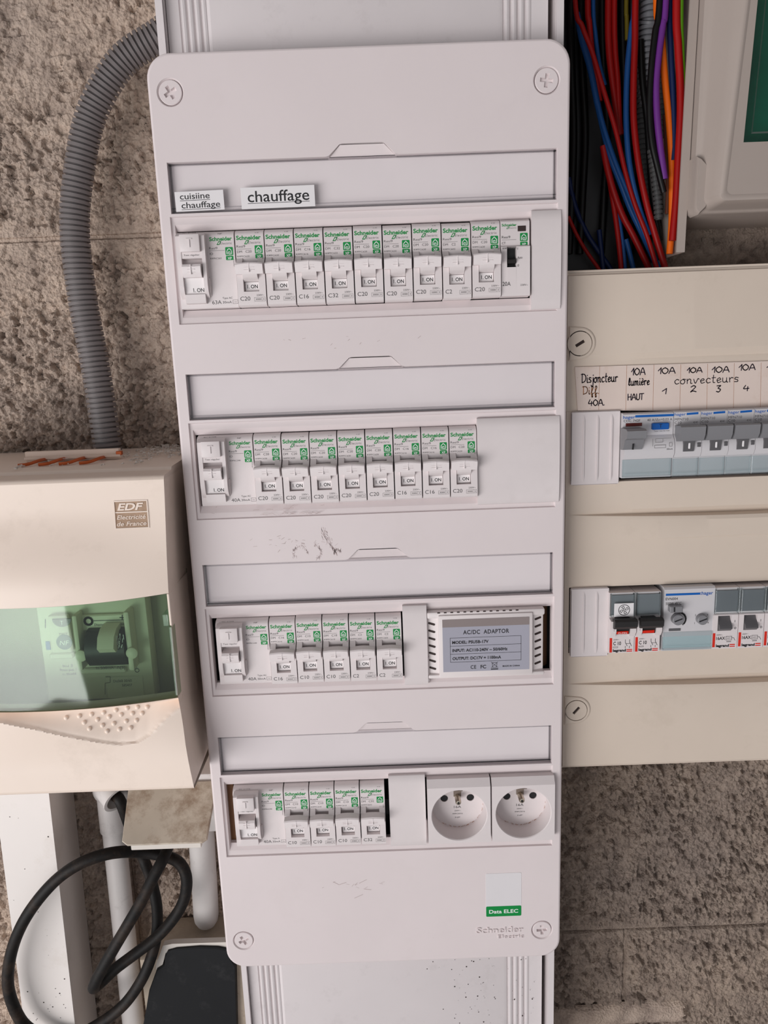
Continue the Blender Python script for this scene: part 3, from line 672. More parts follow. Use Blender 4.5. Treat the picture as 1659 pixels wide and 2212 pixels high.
# ------------------------------------------------------------------ two power sockets
def make_socket():
    t = thing('power_socket', 'x', 'socket', (0, 0, 0))
    cu, cz, R = 22.6, -2.6, 19.9; m = M()
    # front plate outline with the round well; upper edge slopes back
    m.plate(rect(.3, 44.7, -24.4, 19.2), [circ(cu, cz, R, 48)], 5)
    m.add([(.3, 5, 19.2), (44.7, 5, 19.2), (44.7, 1.4, 24.2), (.3, 1.4, 24.2)], [(0, 1, 2, 3)])
    m.add([(.3, 1.4, 24.2), (44.7, 1.4, 24.2), (44.7, -6, 24.2), (.3, -6, 24.2)], [(0, 1, 2, 3)])
    for u in (.3, 44.7): m.add([(u, 5, -24.4), (u, 5, 19.2), (u, 1.4, 24.2), (u, -6, 24.2), (u, -6, -24.4)], [(0, 1, 2, 3, 4)])
    m.add([(.3, 5, -24.4), (44.7, 5, -24.4), (44.7, -6, -24.4), (.3, -6, -24.4)], [(0, 1, 2, 3)])
    obj('face_plate', m, 'module', t, smooth=20)
    m = M(); c48 = lambda r, d: [(u, d, z) for u, z in circ(cu, cz, r, 48)]
    m.loft([c48(R, 5), c48(R - .5, 4.4), c48(R - 1.0, -9.5)], False, False)
    hs = [circ(cu - 9.5, cz + 4.6, 2.75, 20), circ(cu + 9.5, cz + 4.6, 2.75, 20)]
    m.plate(circ(cu, cz, R - 1.0, 48), hs, -9.5)
    for h in hs: m.ring(h, -9.5, h, -22)
    obj('well', m, 'module', t, smooth=30)
    for s in (-1, 1):
        m = M(); m.plate(circ(cu + s * 9.5, cz + 4.6, 2.74, 20), [], -10.3); obj('contact_hole', m, 'dark', t)
    m = M(); m.lathe(cu, cz + 6.2, [(0, -1.2), (.9, -1.2), (.9, -.6), (1.6, -.7), (2.1, -1.6), (2.1, -9.5)], 20); p = obj('earth_pin', m, 'metal', t)
    m = M(); m.lathe(cu, cz + 6.2, [(0, -.75), (.8, -.75)], 12); obj('pin_hole', m, 'dark', p)
    m = M(); m.box(cu - 2.7, cu + 2.7, -9.4, -8.9, cz + 6.2, cz + R - 1.2); m.box(cu - 2.7, cu + 2.7, -9.4, 3.4, cz + R - 1.9, cz + R - 1.45); obj('earth_strip', m, plastic('dull_brown_metal', srgb(132, 118, 108), .45, .1), t)
    k = M(); d = -9.4
    k.text('16A', cu, cz - 3.4, 2.0, d, 5.2, 'C'); k.text('250V~', cu, cz - 6.0, 1.0, d, 4.6, 'C'); k.text('R9PCS016', cu, cz - 8.4, 1.0, d, 7.2, 'C'); k.text('NF', cu, cz - 11.4, 1.0, d, 3.6, 'C')
    obj('printed_text', k, 'grey_ink', t, kind='stuff')
    m = M(); random.seed(5)
    for i in range(46):
        a = random.gauss(-PI / 2 + .25, .5); r = R - 1.35 + random.gauss(0, .25); L = random.uniform(.02, .08)
        m.ribbon([(cu + r * math.cos(a), cz + r * math.sin(a)), (cu + r * math.cos(a + L), cz + r * math.sin(a + L))], random.uniform(.08, .3), -9.4)
    obj('grime_line', m, 'brownink', t, kind='stuff')
    return t
so = make_socket(); BASE[so.name] = (153.0, D + 1, -327.2); so.location = W(153.0, D + 1, -327.2); so['label'] = 'left one of two white round power sockets in the bottom row'; so['group'] = 'power sockets in the bottom row'
dup(so, (198.4, D + 1, -327.4), 'right one of two white round power sockets in the bottom row')

# ------------------------------------------------------------------ grey corrugated conduit on the left
pts = [(60, 30, 268), (20, 30, 222), (-6.4, 30, 200.3), (-32.1, 30, 185.5), (-55.5, 28, 156), (-69.2, 27, 117.5), (-75.8, 27, 82), (-75.8, 27, 39), (-72.5, 28, 1), (-69.8, 30, -31.6), (-68, 32, -70), (-67.5, 33, -74)]
def corrugated(pts, r, pitch, depth, n=20):
    sp = [Vector(p) for p in spline(pts, 14)]; acc = [0]
    for a, b in zip(sp[:-1], sp[1:]): acc.append(acc[-1] + (b - a).length)
    P, Rr = [], []; k = int(acc[-1] / pitch)
    prof = ((0, r), (.06, r + .001), (.58, r + .001), (.64, r), (.68, r - depth), (.96, r - depth))
    for i in range(k):
        for f, rr in prof:
            s_ = (i + f) * pitch; P.append(tuple(interp(s_, acc, [p[q] for p in sp]) for q in range(3))); Rr.append(rr)
    return M().tube(P, Rr, n)
o_ = obj('corrugated_conduit', corrugated([(3, 30, 205.5)] + pts[2:], 9.9, 3.55, 1.9, 28), 'conduit', base=(-68, 33, -74), smooth=28)
o_['label'] = 'grey corrugated conduit curving down the rough wall left of the white panel'; o_['category'] = 'conduit'

# ------------------------------------------------------------------ beige supply housing on the left, with tinted window
UL = -186
T2 = thing('supply_housing', 'large beige supply housing with green tinted window left of the white panel', 'housing', (-95, 0, -288))
def bul(u): return max(0.0, 1 - ((u + 95) / 90) ** 2)
def ur(z): return interp(z, (-290, -284, -255, -220, -150, -78), (-2.8, -2.8, -6.0, -8.6, -8.0, -5.0))
def zt(u): return -151.3 - 3.2 * bul(u)
def zb(u): return -222.4 - 1.6 * bul(u)
def sm(x): x = min(1, max(0, x)); return x * x * (3 - 2 * x)
def dfront(u, z):
    if z > -152: return 116 + 11 * bul(u) * sm((-96 - z) / 50) + 2.5 * sm((-78 - z) / 60)
    if z > -224: return 118.5 + 11 * bul(u)
    return 118.5 + 11 * bul(u) * (1 - sm((-226 - z) / 44)) + 4.5 * sm((-232 - z) / 40)
zg_x = [(-140, -229), (-120, -231.5), (-100, -237), (-80, -244), (-60, -250), (-48, -252.5), (-38, -252), (-30, -248), (-22, -240), (-14, -233.5), (-8, -230)]
def zg(u): return interp(u, [a for a, b in zg_x], [b for a, b in zg_x])
m = M(); us = [i / 60 for i in range(61)]; ts = [i / 26 for i in range(27)]
def up(fu, t):
    z0 = -79.0; u_ = UL + fu * (-6 - UL); z = z0 + t * (zt(u_) - z0); u = UL + fu * (ur(z) - UL); return (u, dfront(u, z), z)
m.grid(us, ts, up)
# rounded upper edge, top ledge with a small step, back to the wall
def top(fu, t):
    u = UL + fu * (-5.0 - UL); d, z = [(116, -79), (115.2, -77.4), (113, -76.4), (98, -75.6), (97, -74.2), (96, -73.6), (40, -72.2), (1, -71.6)][t]; return (u, d, z)
m.grid(us, range(8), top)
def low(fu, t):
    u_ = UL + fu * (-5.8 - UL); z0 = zb(u_); z = z0 + t * (-284 - z0); u = UL + fu * (ur(z) - UL); d = dfront(u, z)
    g = zg(u)
    if z > g: d -= 10.5 * sm((z - g) / max(1.0, zb(u) - g)) ** .8 * (1 if u > -139 else max(0, 1 - (-139 - u) / 20)) + 1.6 * sm((z - g) / .8)
    return (u, d, z)
m.grid([i / 110 for i in range(111)], [i / 70 for i in range(71)], low)
def bot(fu, t):
    u = UL + fu * (-2.8 - UL); d, z = [(123, -284), (122.6, -285.6), (121.4, -286.6), (100, -287), (1, -287)][t]; return (u, d, z)
m.grid(us, range(5), bot)
def side(fz, t):
    z = -79 - fz * 205; u = ur(z); d0 = dfront(u, z); return (u - [0, .0, 1.5, 5][t], [d0, d0 - 3, 60, 1][t], z)
zs = [i / 60 for i in range(61)]
m.grid(zs, range(4), side)
m.add([(-5, 116, -79), (-5, 115.2, -77.4), (-5, 113, -76.4), (-5, 98, -75.6), (-5, 97, -74.2), (-5, 96, -73.6), (-5, 40, -72.2), (-5, 1, -71.6), (-10, 1, -79), (-6.5, 60, -79), (-5, 113, -79)], [tuple(range(11))])
m.grid(zs, range(2), lambda fz, t: (UL, [118, 1][t], -79 - fz * 205))
for edge, g in ((zt, 0), (zb, 1)):              # inner returns of the window opening, sill sloping down
    m.grid(us, range(2), lambda fu, t: (UL + fu * (-8.4 - UL), [dfront(UL + fu * (-8.4 - UL), -222.4 if g else -150), 88][t], edge(UL + fu * (-8.4 - UL)) - 19 * g * t))
m.add([(-8.4, 118.5, -151.5), (-8.4, 71, -151.5), (-8.4, 71, -242), (-8.4, 118.5, -222)], [(0, 1, 2, 3)])
obj('housing_shell', m, 'edf', T2, smooth=40)
m = M(); m.box(UL + 2, -9, 69, 71, -246, -149); obj('inner_back', m, 'edf_in', T2)
# grip studs under the window
for k, (x, y) in enumerate([(430, 1703), (508, 1698), (580, 1692), (652, 1686), (725, 1676), (793, 1668), (855, 1665), (915, 1667), (543, 1732), (620, 1722), (688, 1710), (760, 1702), (828, 1698), (888, 1699), (580, 1765), (655, 1753), (722, 1747), (795, 1738), (858, 1736), (687, 1785), (760, 1779), (828, 1773)]):
    u, z = at(x / 2.91, 960 + y / 2.91, 117)
    if k == 0:
        m = M(); m.lathe(u, z, [(1.55, 0), (1.4, .7), (1.0, 1.2), (.5, 1.45), (0, 1.5)], 14)
        m.v = [(x_, d_ + 116.2, z_) for x_, d_, z_ in m.v]; first_stud = st_ = obj('grip_stud', m, 'edf', T2, smooth=60); u00, z00 = u, z; d00 = 116.2
    dd = low_d = 118.5 + 11 * bul(u) * (1 - sm((-226 - z) / 44)) + 4.5 * sm((-232 - z) / 40) - 10.5 * sm((z - zg(u)) / max(1.0, zb(u) - zg(u))) ** .8 - 1.8
    if k: st_ = first_stud.copy(); C.objects.link(st_); st_.parent = T2
    st_.location = ((u - u00) / 1000, -(dd - d00) / 1000, (z - z00) / 1000)
# stamped emblem
eu0, eu1, ez0, ez1 = -37.2, -16.6, -108.6, -91.6
def on_face(m, off): m.v = [(u, dfront(u, z) + off + d, z) for u, d, z in m.v]
m = M(); m.plate(rect(eu0, eu1, ez0, ez1), [], .06); m.grid([0], [0], lambda a, b: (0, 0, 0)) if 0 else None
g = M(); g.grid([eu0 + (eu1 - eu0) * i / 8 for i in range(9)], [ez0 + (ez1 - ez0) * i / 8 for i in range(9)], lambda u, z: (u, .12, z)); on_face(g, 0); em = obj('stamped_emblem', g, 'emblem', T2, label='square stamped emblem with dirty recess and raised lettering')
k = M()
k.text('EDF', -27.2, -97.2, 4.4, .45, 16.4, 'C', bold=.03, shear=.25); k.text('Electricité', -27.0, -102.9, 2.7, .4, 18, 'C', bold=.012, shear=.25); k.text('de France', -27.0, -107.0, 2.7, .4, 18.4, 'C', bold=.012, shear=.25)
for p in ([(eu0, ez0), (eu1, ez0)], [(eu0, ez1), (eu1, ez1)], [(eu0, ez0), (eu0, ez1)], [(eu1, ez0), (eu1, ez1)], [(eu0, -98.6), (eu1, -98.6)]): k.ribbon(p, .7, .4)
on_face(k, 0); obj('raised_lettering', k, 'edf', em, kind='stuff')
# tinted window
def wd_(u): return 117.6 + 11 * bul(u)
m = M(); wu = [UL + (-9.6 - UL) * i / 50 for i in range(51)]
for off in (0, -1.8):
    m.grid(wu, [i / 10 for i in range(11)], lambda u, t: (u, wd_(u) + off - .8 * math.sin(PI * t) * 0 + .9 * math.sin(PI * t), zt(u) - .4 + t * (zb(u) - zt(u) + .6)))
m.grid(wu, (0, 1), lambda u, t: (u, wd_(u) - 1.8 * t, zb(u) + .2)); m.grid(wu, (0, 1), lambda u, t: (u, wd_(u) - 1.8 * t, zt(u) - .4))
tw = obj('tinted_window', m, 'greenwin', T2, smooth=40)
m = M(); m.box(-10.4, -8.0, 112, 118.6, -221.5, -174, .3); m.box(-13.5, -9.5, 110, 119.5, -173.5, -165, .5); obj('window_edge_rim', m, 'greenwin', tw)
m = M(); m.box(-9.2, -7.6, 112, 119.6, -173, -151.6, .4); obj('window_clip', m, 'edf', T2)
# supply breaker behind the tinted window
T3 = thing('supply_breaker', 'old cream supply breaker with black handle seen through the green tinted window', 'circuit breaker', (-74, 72, -238))
def pr(x0, y0, x1, y1, d): return at(x0, (y0 + y1) / 2, d)[0], at(x1, (y0 + y1) / 2, d)[0], at((x0 + x1) / 2, y1, d)[1], at((x0 + x1) / 2, y0, d)[1]
def bpx(m, x0, y0, x1, y1, d0, d1, b=0, seg=1):
    u0, u1, z0, z1 = pr(x0, y0, x1, y1, d1); return m.box(u0, u1, d0, d1, z0, z1, b, seg)
def tpx(m, t, x, y, h, d, w=None, **k):
    """lettering whose baseline starts at photograph position x, y; h and w in photograph pixels"""
    u, z = at(x, y, d); kk = at(x + 10, y, d)[0] - u; return m.text(t, u, z, h * kk / 10, d, None if w is None else w * kk / 10, **k)
def lpx(m, pts, w, d): return m.ribbon([at(x, y, d) for x, y in pts], w, d)
m = M(); m.box(-110, -35, 71.5, 84, -238, -153.5, 1, 2); bpx(m, 106, 1330, 150, 1412, 84, 89, 1.5, 2); bpx(m, 160, 1330, 172, 1450, 84, 96, 1.5, 2); bpx(m, 271, 1322, 284, 1450, 84, 96, 1.5, 2)
bpx(m, 172, 1328, 272, 1362, 84, 87, .8); bpx(m, 172, 1444, 272, 1456, 84, 86.5, .8); bpx(m, 106, 1412, 158, 1424, 84, 87, .8); bpx(m, 230, 1462, 310, 1508, 84, 85, .4)
obj('breaker_body', m, 'brk', T3, smooth=30)
u0, u1, z0, z1 = pr(184, 1368, 270, 1442, 97)
m = M(); h = z1 - z0; m.prof([(84, z0 - 1), (93, z0), (98, z0 + h * .25), (99, z0 + h * .5), (97, z0 + h * .8), (92, z1), (84, z1 + 1)], u0, u1); hd = obj('black_drum', m, 'blackt', T3)
u0, u1, z0, z1 = pr(210, 1366, 246, 1412, 104)
m = M(); m.prof([(90, z0 + 1), (102, z0), (106, z0 + 4), (103, z1 - 4), (97, z1), (88, z1 + 1)], u0, u1); obj('lever', m, 'brk', hd)
for x, y in ((174, 1418), (284, 1412)):
    u, z = at(x, y, 98); m = M(); m.lathe(u, z, [(4.0, 96), (4.0, 97.5), (2.6, 98.6), (0, 98.8)], 20); obj('pivot_cap', m, 'brk', T3)
u, z = at(138, 1388, 90); m = M(); m.lathe(u, z, [(5.4, 89), (5.4, 89.5), (0, 89.6)], 24); nf = obj('round_badge', m, 'nf', T3)
m = M(); tpx(m, 'NF', 129, 1394, 11, 89.8, 21, bold=.01, shear=.2); obj('badge_lettering', m, 'light_ink', nf)
u, z = at(133, 1337, 90); m = M(); o3 = [(u + 6.4 * math.cos(PI + PI * i / 14), z + 5.6 * math.sin(PI + PI * i / 14)) for i in range(15)]
m.loft([[(a, 89, b) for a, b in o3], [(a, 90.4, b) for a, b in o3]], False, True); tb = obj('test_button', m, 'dgrey', T3)
m = M(); tpx(m, 'T', 130, 1350, 10, 90.6); obj('button_letter', m, 'light_ink', tb)
m = M(); bpx(m, 99, 1386, 108, 1404, 84, 84.6); obj('blue_mark', m, 'bluebtn', T3)
k = M()
tpx(k, 'TEST', 127, 1374, 7, 89.2, 20); tpx(k, 'Disjoncteur Différentiel', 204, 1352, 5.5, 87.2, 66); lpx(k, [(203, 1341), (268, 1339)], .5, 87.2)
lpx(k, [(264, 1329), (264, 1339)], .8, 87.2); lpx(k, [(259, 1334), (269, 1334)], .8, 87.2); lpx(k, [(287, 1342), (287, 1366)], .5, 84.2); lpx(k, [(98, 1338), (98, 1356)], .6, 84.2)
u, z = at(191, 1342, 87.2); k.ribbon(circ(u, z, 2.6, 14) + [(u + 2.6, z)], 1.6, 87.2)
tpx(k, 'In 500mA', 208, 1446, 6.5, 86.7, 38); tpx(k, 'Λ[S]', 252, 1445, 6.5, 86.7, 18); tpx(k, 'Un 250V~', 209, 1455, 6.5, 84.2, 38)
tpx(k, 'Icu 2', 136, 1441, 6, 84.2, 22); tpx(k, 'Pmax pos. 1', 130, 1450, 6, 84.2, 36); tpx(k, 'In 30-60A', 136, 1459, 6, 84.2, 30)
tpx(k, 'DisS60 30/60', 245, 1474, 6, 85.2, 40); tpx(k, '585437', 264, 1483, 6, 85.2, 22)
lpx(k, [(295, 1428), (295, 1442)], .4, 84.2); u, z = at(296, 1448, 84.2); k.ribbon(circ(u, z, 1.4, 12) + [(u + 1.4, z)], .45, 84.2)
lpx(k, [(228, 1462), (238, 1462), (238, 1474), (227, 1476), (227, 1500)], .35, 85.2)
obj('printed_text', k, 'grey_ink', T3, kind='stuff')
m = M(); random.seed(9)                          # scratched white wear on the drum
for i in range(16):
    x, y = random.uniform(248, 266), random.uniform(1368, 1396); lpx(m, [(x, y), (x + random.uniform(-2, 3), y + random.uniform(4, 10))], random.uniform(.3, .7), 99.3)
obj('wear_scratches', m, 'light_ink', hd, kind='stuff')
# comb busbar lying on the ledge, with plastic shavings around it
T4 = thing('comb_busbar', 'beige comb busbar with orange copper teeth lying on the housing ledge', 'busbar', (-84, 60, -72))
m = M(); m.box(-116, -51, 54, 58, -72.4, -65.2, .3); m.box(-116, -49.5, 58, 60.5, -70.6, -68.8, .2); obj('strip', m, 'combp', T4)
for u in (-107, -93.4, -79.8, -66.2):
    m = M(); m.tube(spline([(u + 5, 58, -70.6), (u + 5, 68, -70.2), (u + 1, 76, -71.4), (u - 5, 78, -71.8)], 4), 1.1, 8); obj('copper_tooth', m, 'copper', T4)
m = M(); m.box(-52.5, -48.6, 57, 60.4, -69.5, -66.8, .3); obj('copper_end', m, 'copper', T4)
m = M(); random.seed(21)
for i in range(150):
    u, d = random.gauss(-28, 12), random.uniform(3, 60)
    if i < 30: u, d = random.uniform(-110, -10), random.uniform(62, 95)
    if abs(u + 67) < 13 or u > -8: continue
    a = random.uniform(0, 6); r = random.uniform(.8, 2.4); z = -72 + random.uniform(0, 2.5) + (.0 if d < 60 else -.6); s_ = random.uniform(.8, 3)
    m.tube([(u + r * math.cos(a + s_ * t), d + r * math.sin(a + s_ * t), z + .5 * t) for t in (0, .5, 1, 1.5)], random.uniform(.3, .6), 5)
o_ = obj('plastic_shavings', m, 'shav', base=(-28, 30, -72)); o_['label'] = 'curly whitish plastic shavings scattered on the housing ledge beside the conduit'; o_['category'] = 'debris'; o_['kind'] = 'stuff'

# ------------------------------------------------------------------ lower left: duct, pipes, flap, black box and the looped cable
m = M(); m.profu([(-175, 1), (-172, 60), (-131, 60), (-139, 1)], -680, -290)
m.v = [(u - (-322 - z) * .024, d, z) for u, d, z in m.v]
T5 = thing('cable_duct', 'wide white cable duct below the supply housing at lower left', 'duct', (-152, 0, -680))
obj('duct_body', m, 'duct', T5)
T6 = thing('drain_pipe', 'long white plastic pipe with tee fitting right of the white duct', 'pipe', (-103, 18, -690))
m = M(); m.tube([(-101.5, 19, -330), (-105.5, 19, -560), (-108, 19, -690)], 9.2, 28); obj('pipe', m, 'pvc', T6)
m = M(); m.tube([(-101.2, 19, -310), (-101.5, 19, -340), (-102.2, 19, -383)], 10.8, 28)
obj('fitting_collar', m, 'pvc', T6)
m = M(); pth = spline([(-103, 20, -346), (-99.5, 27, -340), (-94, 34, -339), (-87, 40, -343)], 8); n_ = len(pth)
m.tube(pth, 11.6, 28, False); m.tube(pth, 9.8, 28, False)
q = [Vector(p) for p in (pth[-2], pth[-1])]; tdir = (q[1] - q[0]).normalized()
m.tube([tuple(q[1] - tdir * 1.5), tuple(q[1])], [12.3, 12.3], 28, False)
N_ = tdir.orthogonal().normalized(); B_ = tdir.cross(N_)
for k in range(28):
    a, b = 2 * PI * k / 28, 2 * PI * (k + 1) / 28; P_ = lambda an, r: tuple(q[1] + (N_ * math.cos(an) + B_ * math.sin(an)) * r)
    m.add([P_(a, 9.8), P_(a, 12.3), P_(b, 12.3), P_(b, 9.8)], [(0, 1, 2, 3)])
obj('tee_branch', m, 'pvc', T6)
m = M(); m.tube([(-31.5, 14, -380), (-34.6, 14, -482)], 11.0, 28); m2 = M(); m.lathe(0, 0, [(0, 0), (0, 0)], 3) if 0 else None
m = M(); m.tube([(-31.5, 14, -372), (-33.5, 14, -440), (-34.6, 14, -470), (-34.9, 14, -476), (-35.1, 14, -480), (-35.2, 14, -482)], [10.6, 10.6, 10.6, 9.8, 7.6, 3], 28)
o_ = obj('capped_pipe', m, 'pvc', base=(-33, 14, -482)); o_['label'] = 'short white pipe with rounded end, just left of the white panel near the bottom'; o_['category'] = 'pipe'
# flap: spring lid of a surface socket, standing out from the wall
T7 = thing('hinged_flap_box', 'dirty beige hinged socket flap stained brown, below the supply housing', 'socket box', (-40, 0, -372))
def flp(u, d): z = -334 - (d - 20) * .62; return z
u00, u01 = at(279, 1690, 42)[0], at(470, 1690, 42)[0]; u10, u11 = at(263, 1824, 78)[0], at(446, 1820, 78)[0]; zA = at(400, 1690, 42)[1]; zB = at(400, 1822, 78)[1]
m = M(); o3 = []
f1 = lambda t, s_: Vector((u00 + (u01 - u00) * s_, 42, zA)).lerp(Vector((u10 + (u11 - u10) * s_, 78, zB)), t)
ring0 = [f1(0, 0), f1(0, 1), f1(.95, 1), f1(1, .95), f1(1, .06), f1(.94, 0)]
nr = Vector((0, .66, .75))
m.loft([[tuple(p - nr * 1.4) for p in ring0], [tuple(p + nr * .9) for p in ring0], [tuple(f1(.47, .5) + (p - f1(.47, .5)) * .985 + nr * 1.5) for p in ring0]], True, True)
obj('flap_plate', m, 'flap', T7, smooth=30)
m = M(); a, b = f1(1, .1), f1(1, .93); m.box(a.x, b.x, 73.5, 77.4, zB - 4.6, zB + .2, .4); obj('flap_lip', m, 'greybox', T7)
m = M(); m.box(u00 + 8, 2, 1, 41, -362, zA + 6, 2, 2); m.box(u00 + 12, -1, 2, 36, -378, -360, 2, 2); obj('box_body', m, 'pvc', T7)
# boxes at the bottom
T8 = thing('floor_box', 'dusty beige box with black front cover below the looped cable', 'junction box', (-40, 0, -700))
m = M(); m.prof([(1, -484), (41, -486.5), (43, -488), (43, -640), (1, -640)], -84, 4); obj('box_shell', m, 'dusty', T8)
o3 = [at(x, y, 50) for x, y in ((362, 2056), (380, 2051), (430, 2047), (470, 2048), (490, 2052), (497, 2070), (508, 2088), (512, 2260), (300, 2260), (312, 2200), (322, 2140), (338, 2096), (354, 2086), (356, 2066))]
o3 = o3[::-1]
m = M(); m.loft([[(u, 43, z) for u, z in o3], [(u, 49.3, z) for u, z in o3], [(-38 + (u + 38) * .985, 50, -545 + (z + 545) * .985) for u, z in o3]], True, True); obj('black_cover', m, 'blackbox', T8, smooth=30)
o4 = [at(x, y, 47) for x, y in ((345, 2062), (352, 2042), (372, 2038), (494, 2034), (500, 2062), (470, 2048), (430, 2044), (380, 2049), (358, 2058), (352, 2082), (337, 2094), (338, 2080))][::-1]
m = M(); m.loft([[(u, 42, z) for u, z in o4], [(u, 47.5, z) for u, z in o4]], True, True); obj('white_rim', m, 'greybox', T8, smooth=30)
# looped black cable
P3 = lambda x, y, d: (at(x, y, d)[0], d, at(x, y, d)[1])
loop = [(256, 1736, 37), (270, 1752, 40), (286, 1800, 36), (308, 1850, 28), (326, 1900, 36), (339, 1960, 44), (338, 2020, 52), (326, 2070, 56), (304, 2120, 58), (268, 2170, 60), (220, 2208, 62), (160, 2238, 66), (100, 2240, 70), (54, 2215, 72), (28, 2170, 74), (17, 2120, 76), (24, 2060, 78), (46, 2000, 80), (82, 1944, 80), (128, 1895, 80), (180, 1862, 78), (240, 1843, 72), (300, 1840, 60), (350, 1848, 57), (385, 1862, 59), (402, 1892, 62), (401, 1930, 62), (388, 1964, 62), (362, 2000, 62), (332, 2030, 63), (290, 2062, 65), (250, 2092, 68), (222, 2118, 72), (206, 2132, 77), (203, 2130, 83), (216, 2102, 86), (244, 2052, 87), (276, 1998, 86), (306, 1946, 82), (334, 1890, 76), (350, 1860, 71), (363, 1830, 60), (366, 1818, 55)]
m = M(); m.tube(spline([(-89.5, 38, -341.6), (-84.5, 42.2, -345)] + [P3(*p) for p in loop[2:]], 6), 4.4, 16)
o_ = obj('looped_cable', m, 'rubber', base=P3(268, 2170, 60)); o_['label'] = 'thick black rubber cable looped in front of the white duct, lower left'; o_['category'] = 'cable'

# ------------------------------------------------------------------ aged cream two-row board on the right
T9 = thing('cream_board', 'aged cream two-row breaker board on the right, partly hidden by the white panel', 'breaker panel', (385, 0, -311))
UA, UB, DF = 254.2, 512.0, 72.0
ce = lambda u: max(0.0, 1 - ((u - 383) / 129) ** 2)              # 0 at the ends, 1 in the middle
def band(m, zs_d, n=70):
    """front surface between two heights; zs_d: list of functions u -> (z, d)"""
    us_ = [UA + (UB - UA) * i / n for i in range(n + 1)]
    m.grid(us_, range(len(zs_d)), lambda u, t: (u, zs_d[t](u)[1], zs_d[t](u)[0]))
K = lambda z, d: (lambda u: (z, DF + d))
m = M()
band(m, [K(38.5, -2.5), K(37.2, -1.6), K(36.6, -.2), K(35.4, 0), lambda u: (-14.5 + 2.5 * ce(u), DF + 1.5 * ce(u)), lambda u: (-15.5 + 2.5 * ce(u), DF + 1.0 * ce(u)), lambda u: (-17.5 + .5 * ce(u), DF - 1.2 * ce(u)), K(-19.2, -.6), K(-50.4, -.6), K(-50.4, -8)])
band(m, [K(-98.6, -8), K(-98.6, 0), lambda u: (-112 + 2 * ce(u), DF), lambda u: (-118.6, DF - 2.2 * ce(u)), lambda u: (-120.4 - 3.2 * ce(u), DF - 6.5 * ce(u)), lambda u: (-121 - 3.6 * ce(u), DF + .3 * ce(u)), lambda u: (-123.4 - 3.6 * ce(u), DF + 1.5 * ce(u)),
         lambda u: (-142.0 + 3.5 * ce(u), DF + 1.5 * ce(u)), lambda u: (-143.4 + 3.5 * ce(u), DF + .6 * ce(u)), K(-152, .2), K(-172.8, 0), K(-172.8, -8)])
band(m, [K(-221.4, -8), K(-221.4, 0), lambda u: (-236 + 2 * ce(u), DF), lambda u: (-242.6, DF - 2.2 * ce(u)), lambda u: (-244.6 - 3.2 * ce(u), DF - 6.5 * ce(u)), lambda u: (-245.2 - 3.6 * ce(u), DF + .3 * ce(u)), lambda u: (-248 - 3.6 * ce(u), DF + 1.5 * ce(u)), K(-308, .8), K(-309.6, .2), K(-310.6, -1), K(-311, -3)])
for z0, z1 in ((-98.6, -50.4), (-221.4, -172.8)):
    m.box(UA, 257.6, 60, DF, z0, z1); m.box(509, UB, 60, DF, z0, z1)
obj('front_cover', m, 'cream', T9, smooth=25)
m = M(); m.box(UA - .2, UB + .2, 1, 69, -312.6, -310.8, .3); m.box(UA - .2, UB + .2, 1, 69, 38.4, 40.2, .3); m.box(UA - .4, UA + 1.4, 1, 70, -311, 38.6, .3); m.box(UB - 1.2, UB + .6, 1, 70, -311, 38.6, .3); m.box(UA, UB, 1, 4, -311, 38)
obj('back_box', m, 'cream', T9)
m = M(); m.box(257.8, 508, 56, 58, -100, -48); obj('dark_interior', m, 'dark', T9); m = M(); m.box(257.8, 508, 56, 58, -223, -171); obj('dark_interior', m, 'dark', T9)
for (x, y, a) in ((1253, 742, .52), (1245, 1535, .85)):         # quarter-turn lock discs in scalloped pockets
    u, z = at(x, y, 73.5); m = M()
    pk = [(u + 10.2 * math.cos(t), z + 10.2 * math.sin(t)) for t in [(-.5 * PI + PI * i / 20) for i in range(21)]] + [(255.2, z + 11.0), (255.2, z - 11.0)]
    m.loft([[(a_, 71.8, b_) for a_, b_ in pk], [(a_, 73.0, b_) for a_, b_ in pk], [(u + (a_ - u) * .93, 73.4, z + (b_ - z) * .93) for a_, b_ in pk]], False, False)
    m.plate([(u + (a_ - u) * .93, z + (b_ - z) * .93) for a_, b_ in pk], [circ(u, z, 8.2, 36)], 73.4); lk_ = obj('lock_surround', m, 'cream', T9, smooth=25)
    m = M(); m.plate(circ(u, z, 8.2, 36), [], 72.2); obj('lock_groove', m, 'slot', lk_)
    c, s_ = math.cos(a), math.sin(a); hl = [(u + c * p - s_ * q, z + s_ * p + c * q) for p, q in ((3.2, 1.0), (-3.2, 1.0), (-3.2, -1.0), (3.2, -1.0))]
    m = M(); m.plate(circ(u, z, 7.6, 36), [hl], 73.5); m.ring(hl, 73.5, hl, 72.2); m.loft([[(p, 73.5, q) for p, q in circ(u, z, 7.6, 36)], [(p, 72.3, q) for p, q in circ(u, z, 7.6, 36)]], False, False); ds = obj('lock_disc', m, 'cream', T9)
    m = M(); m.plate(hl, [], 72.4); obj('lock_slot', m, 'slot', ds)
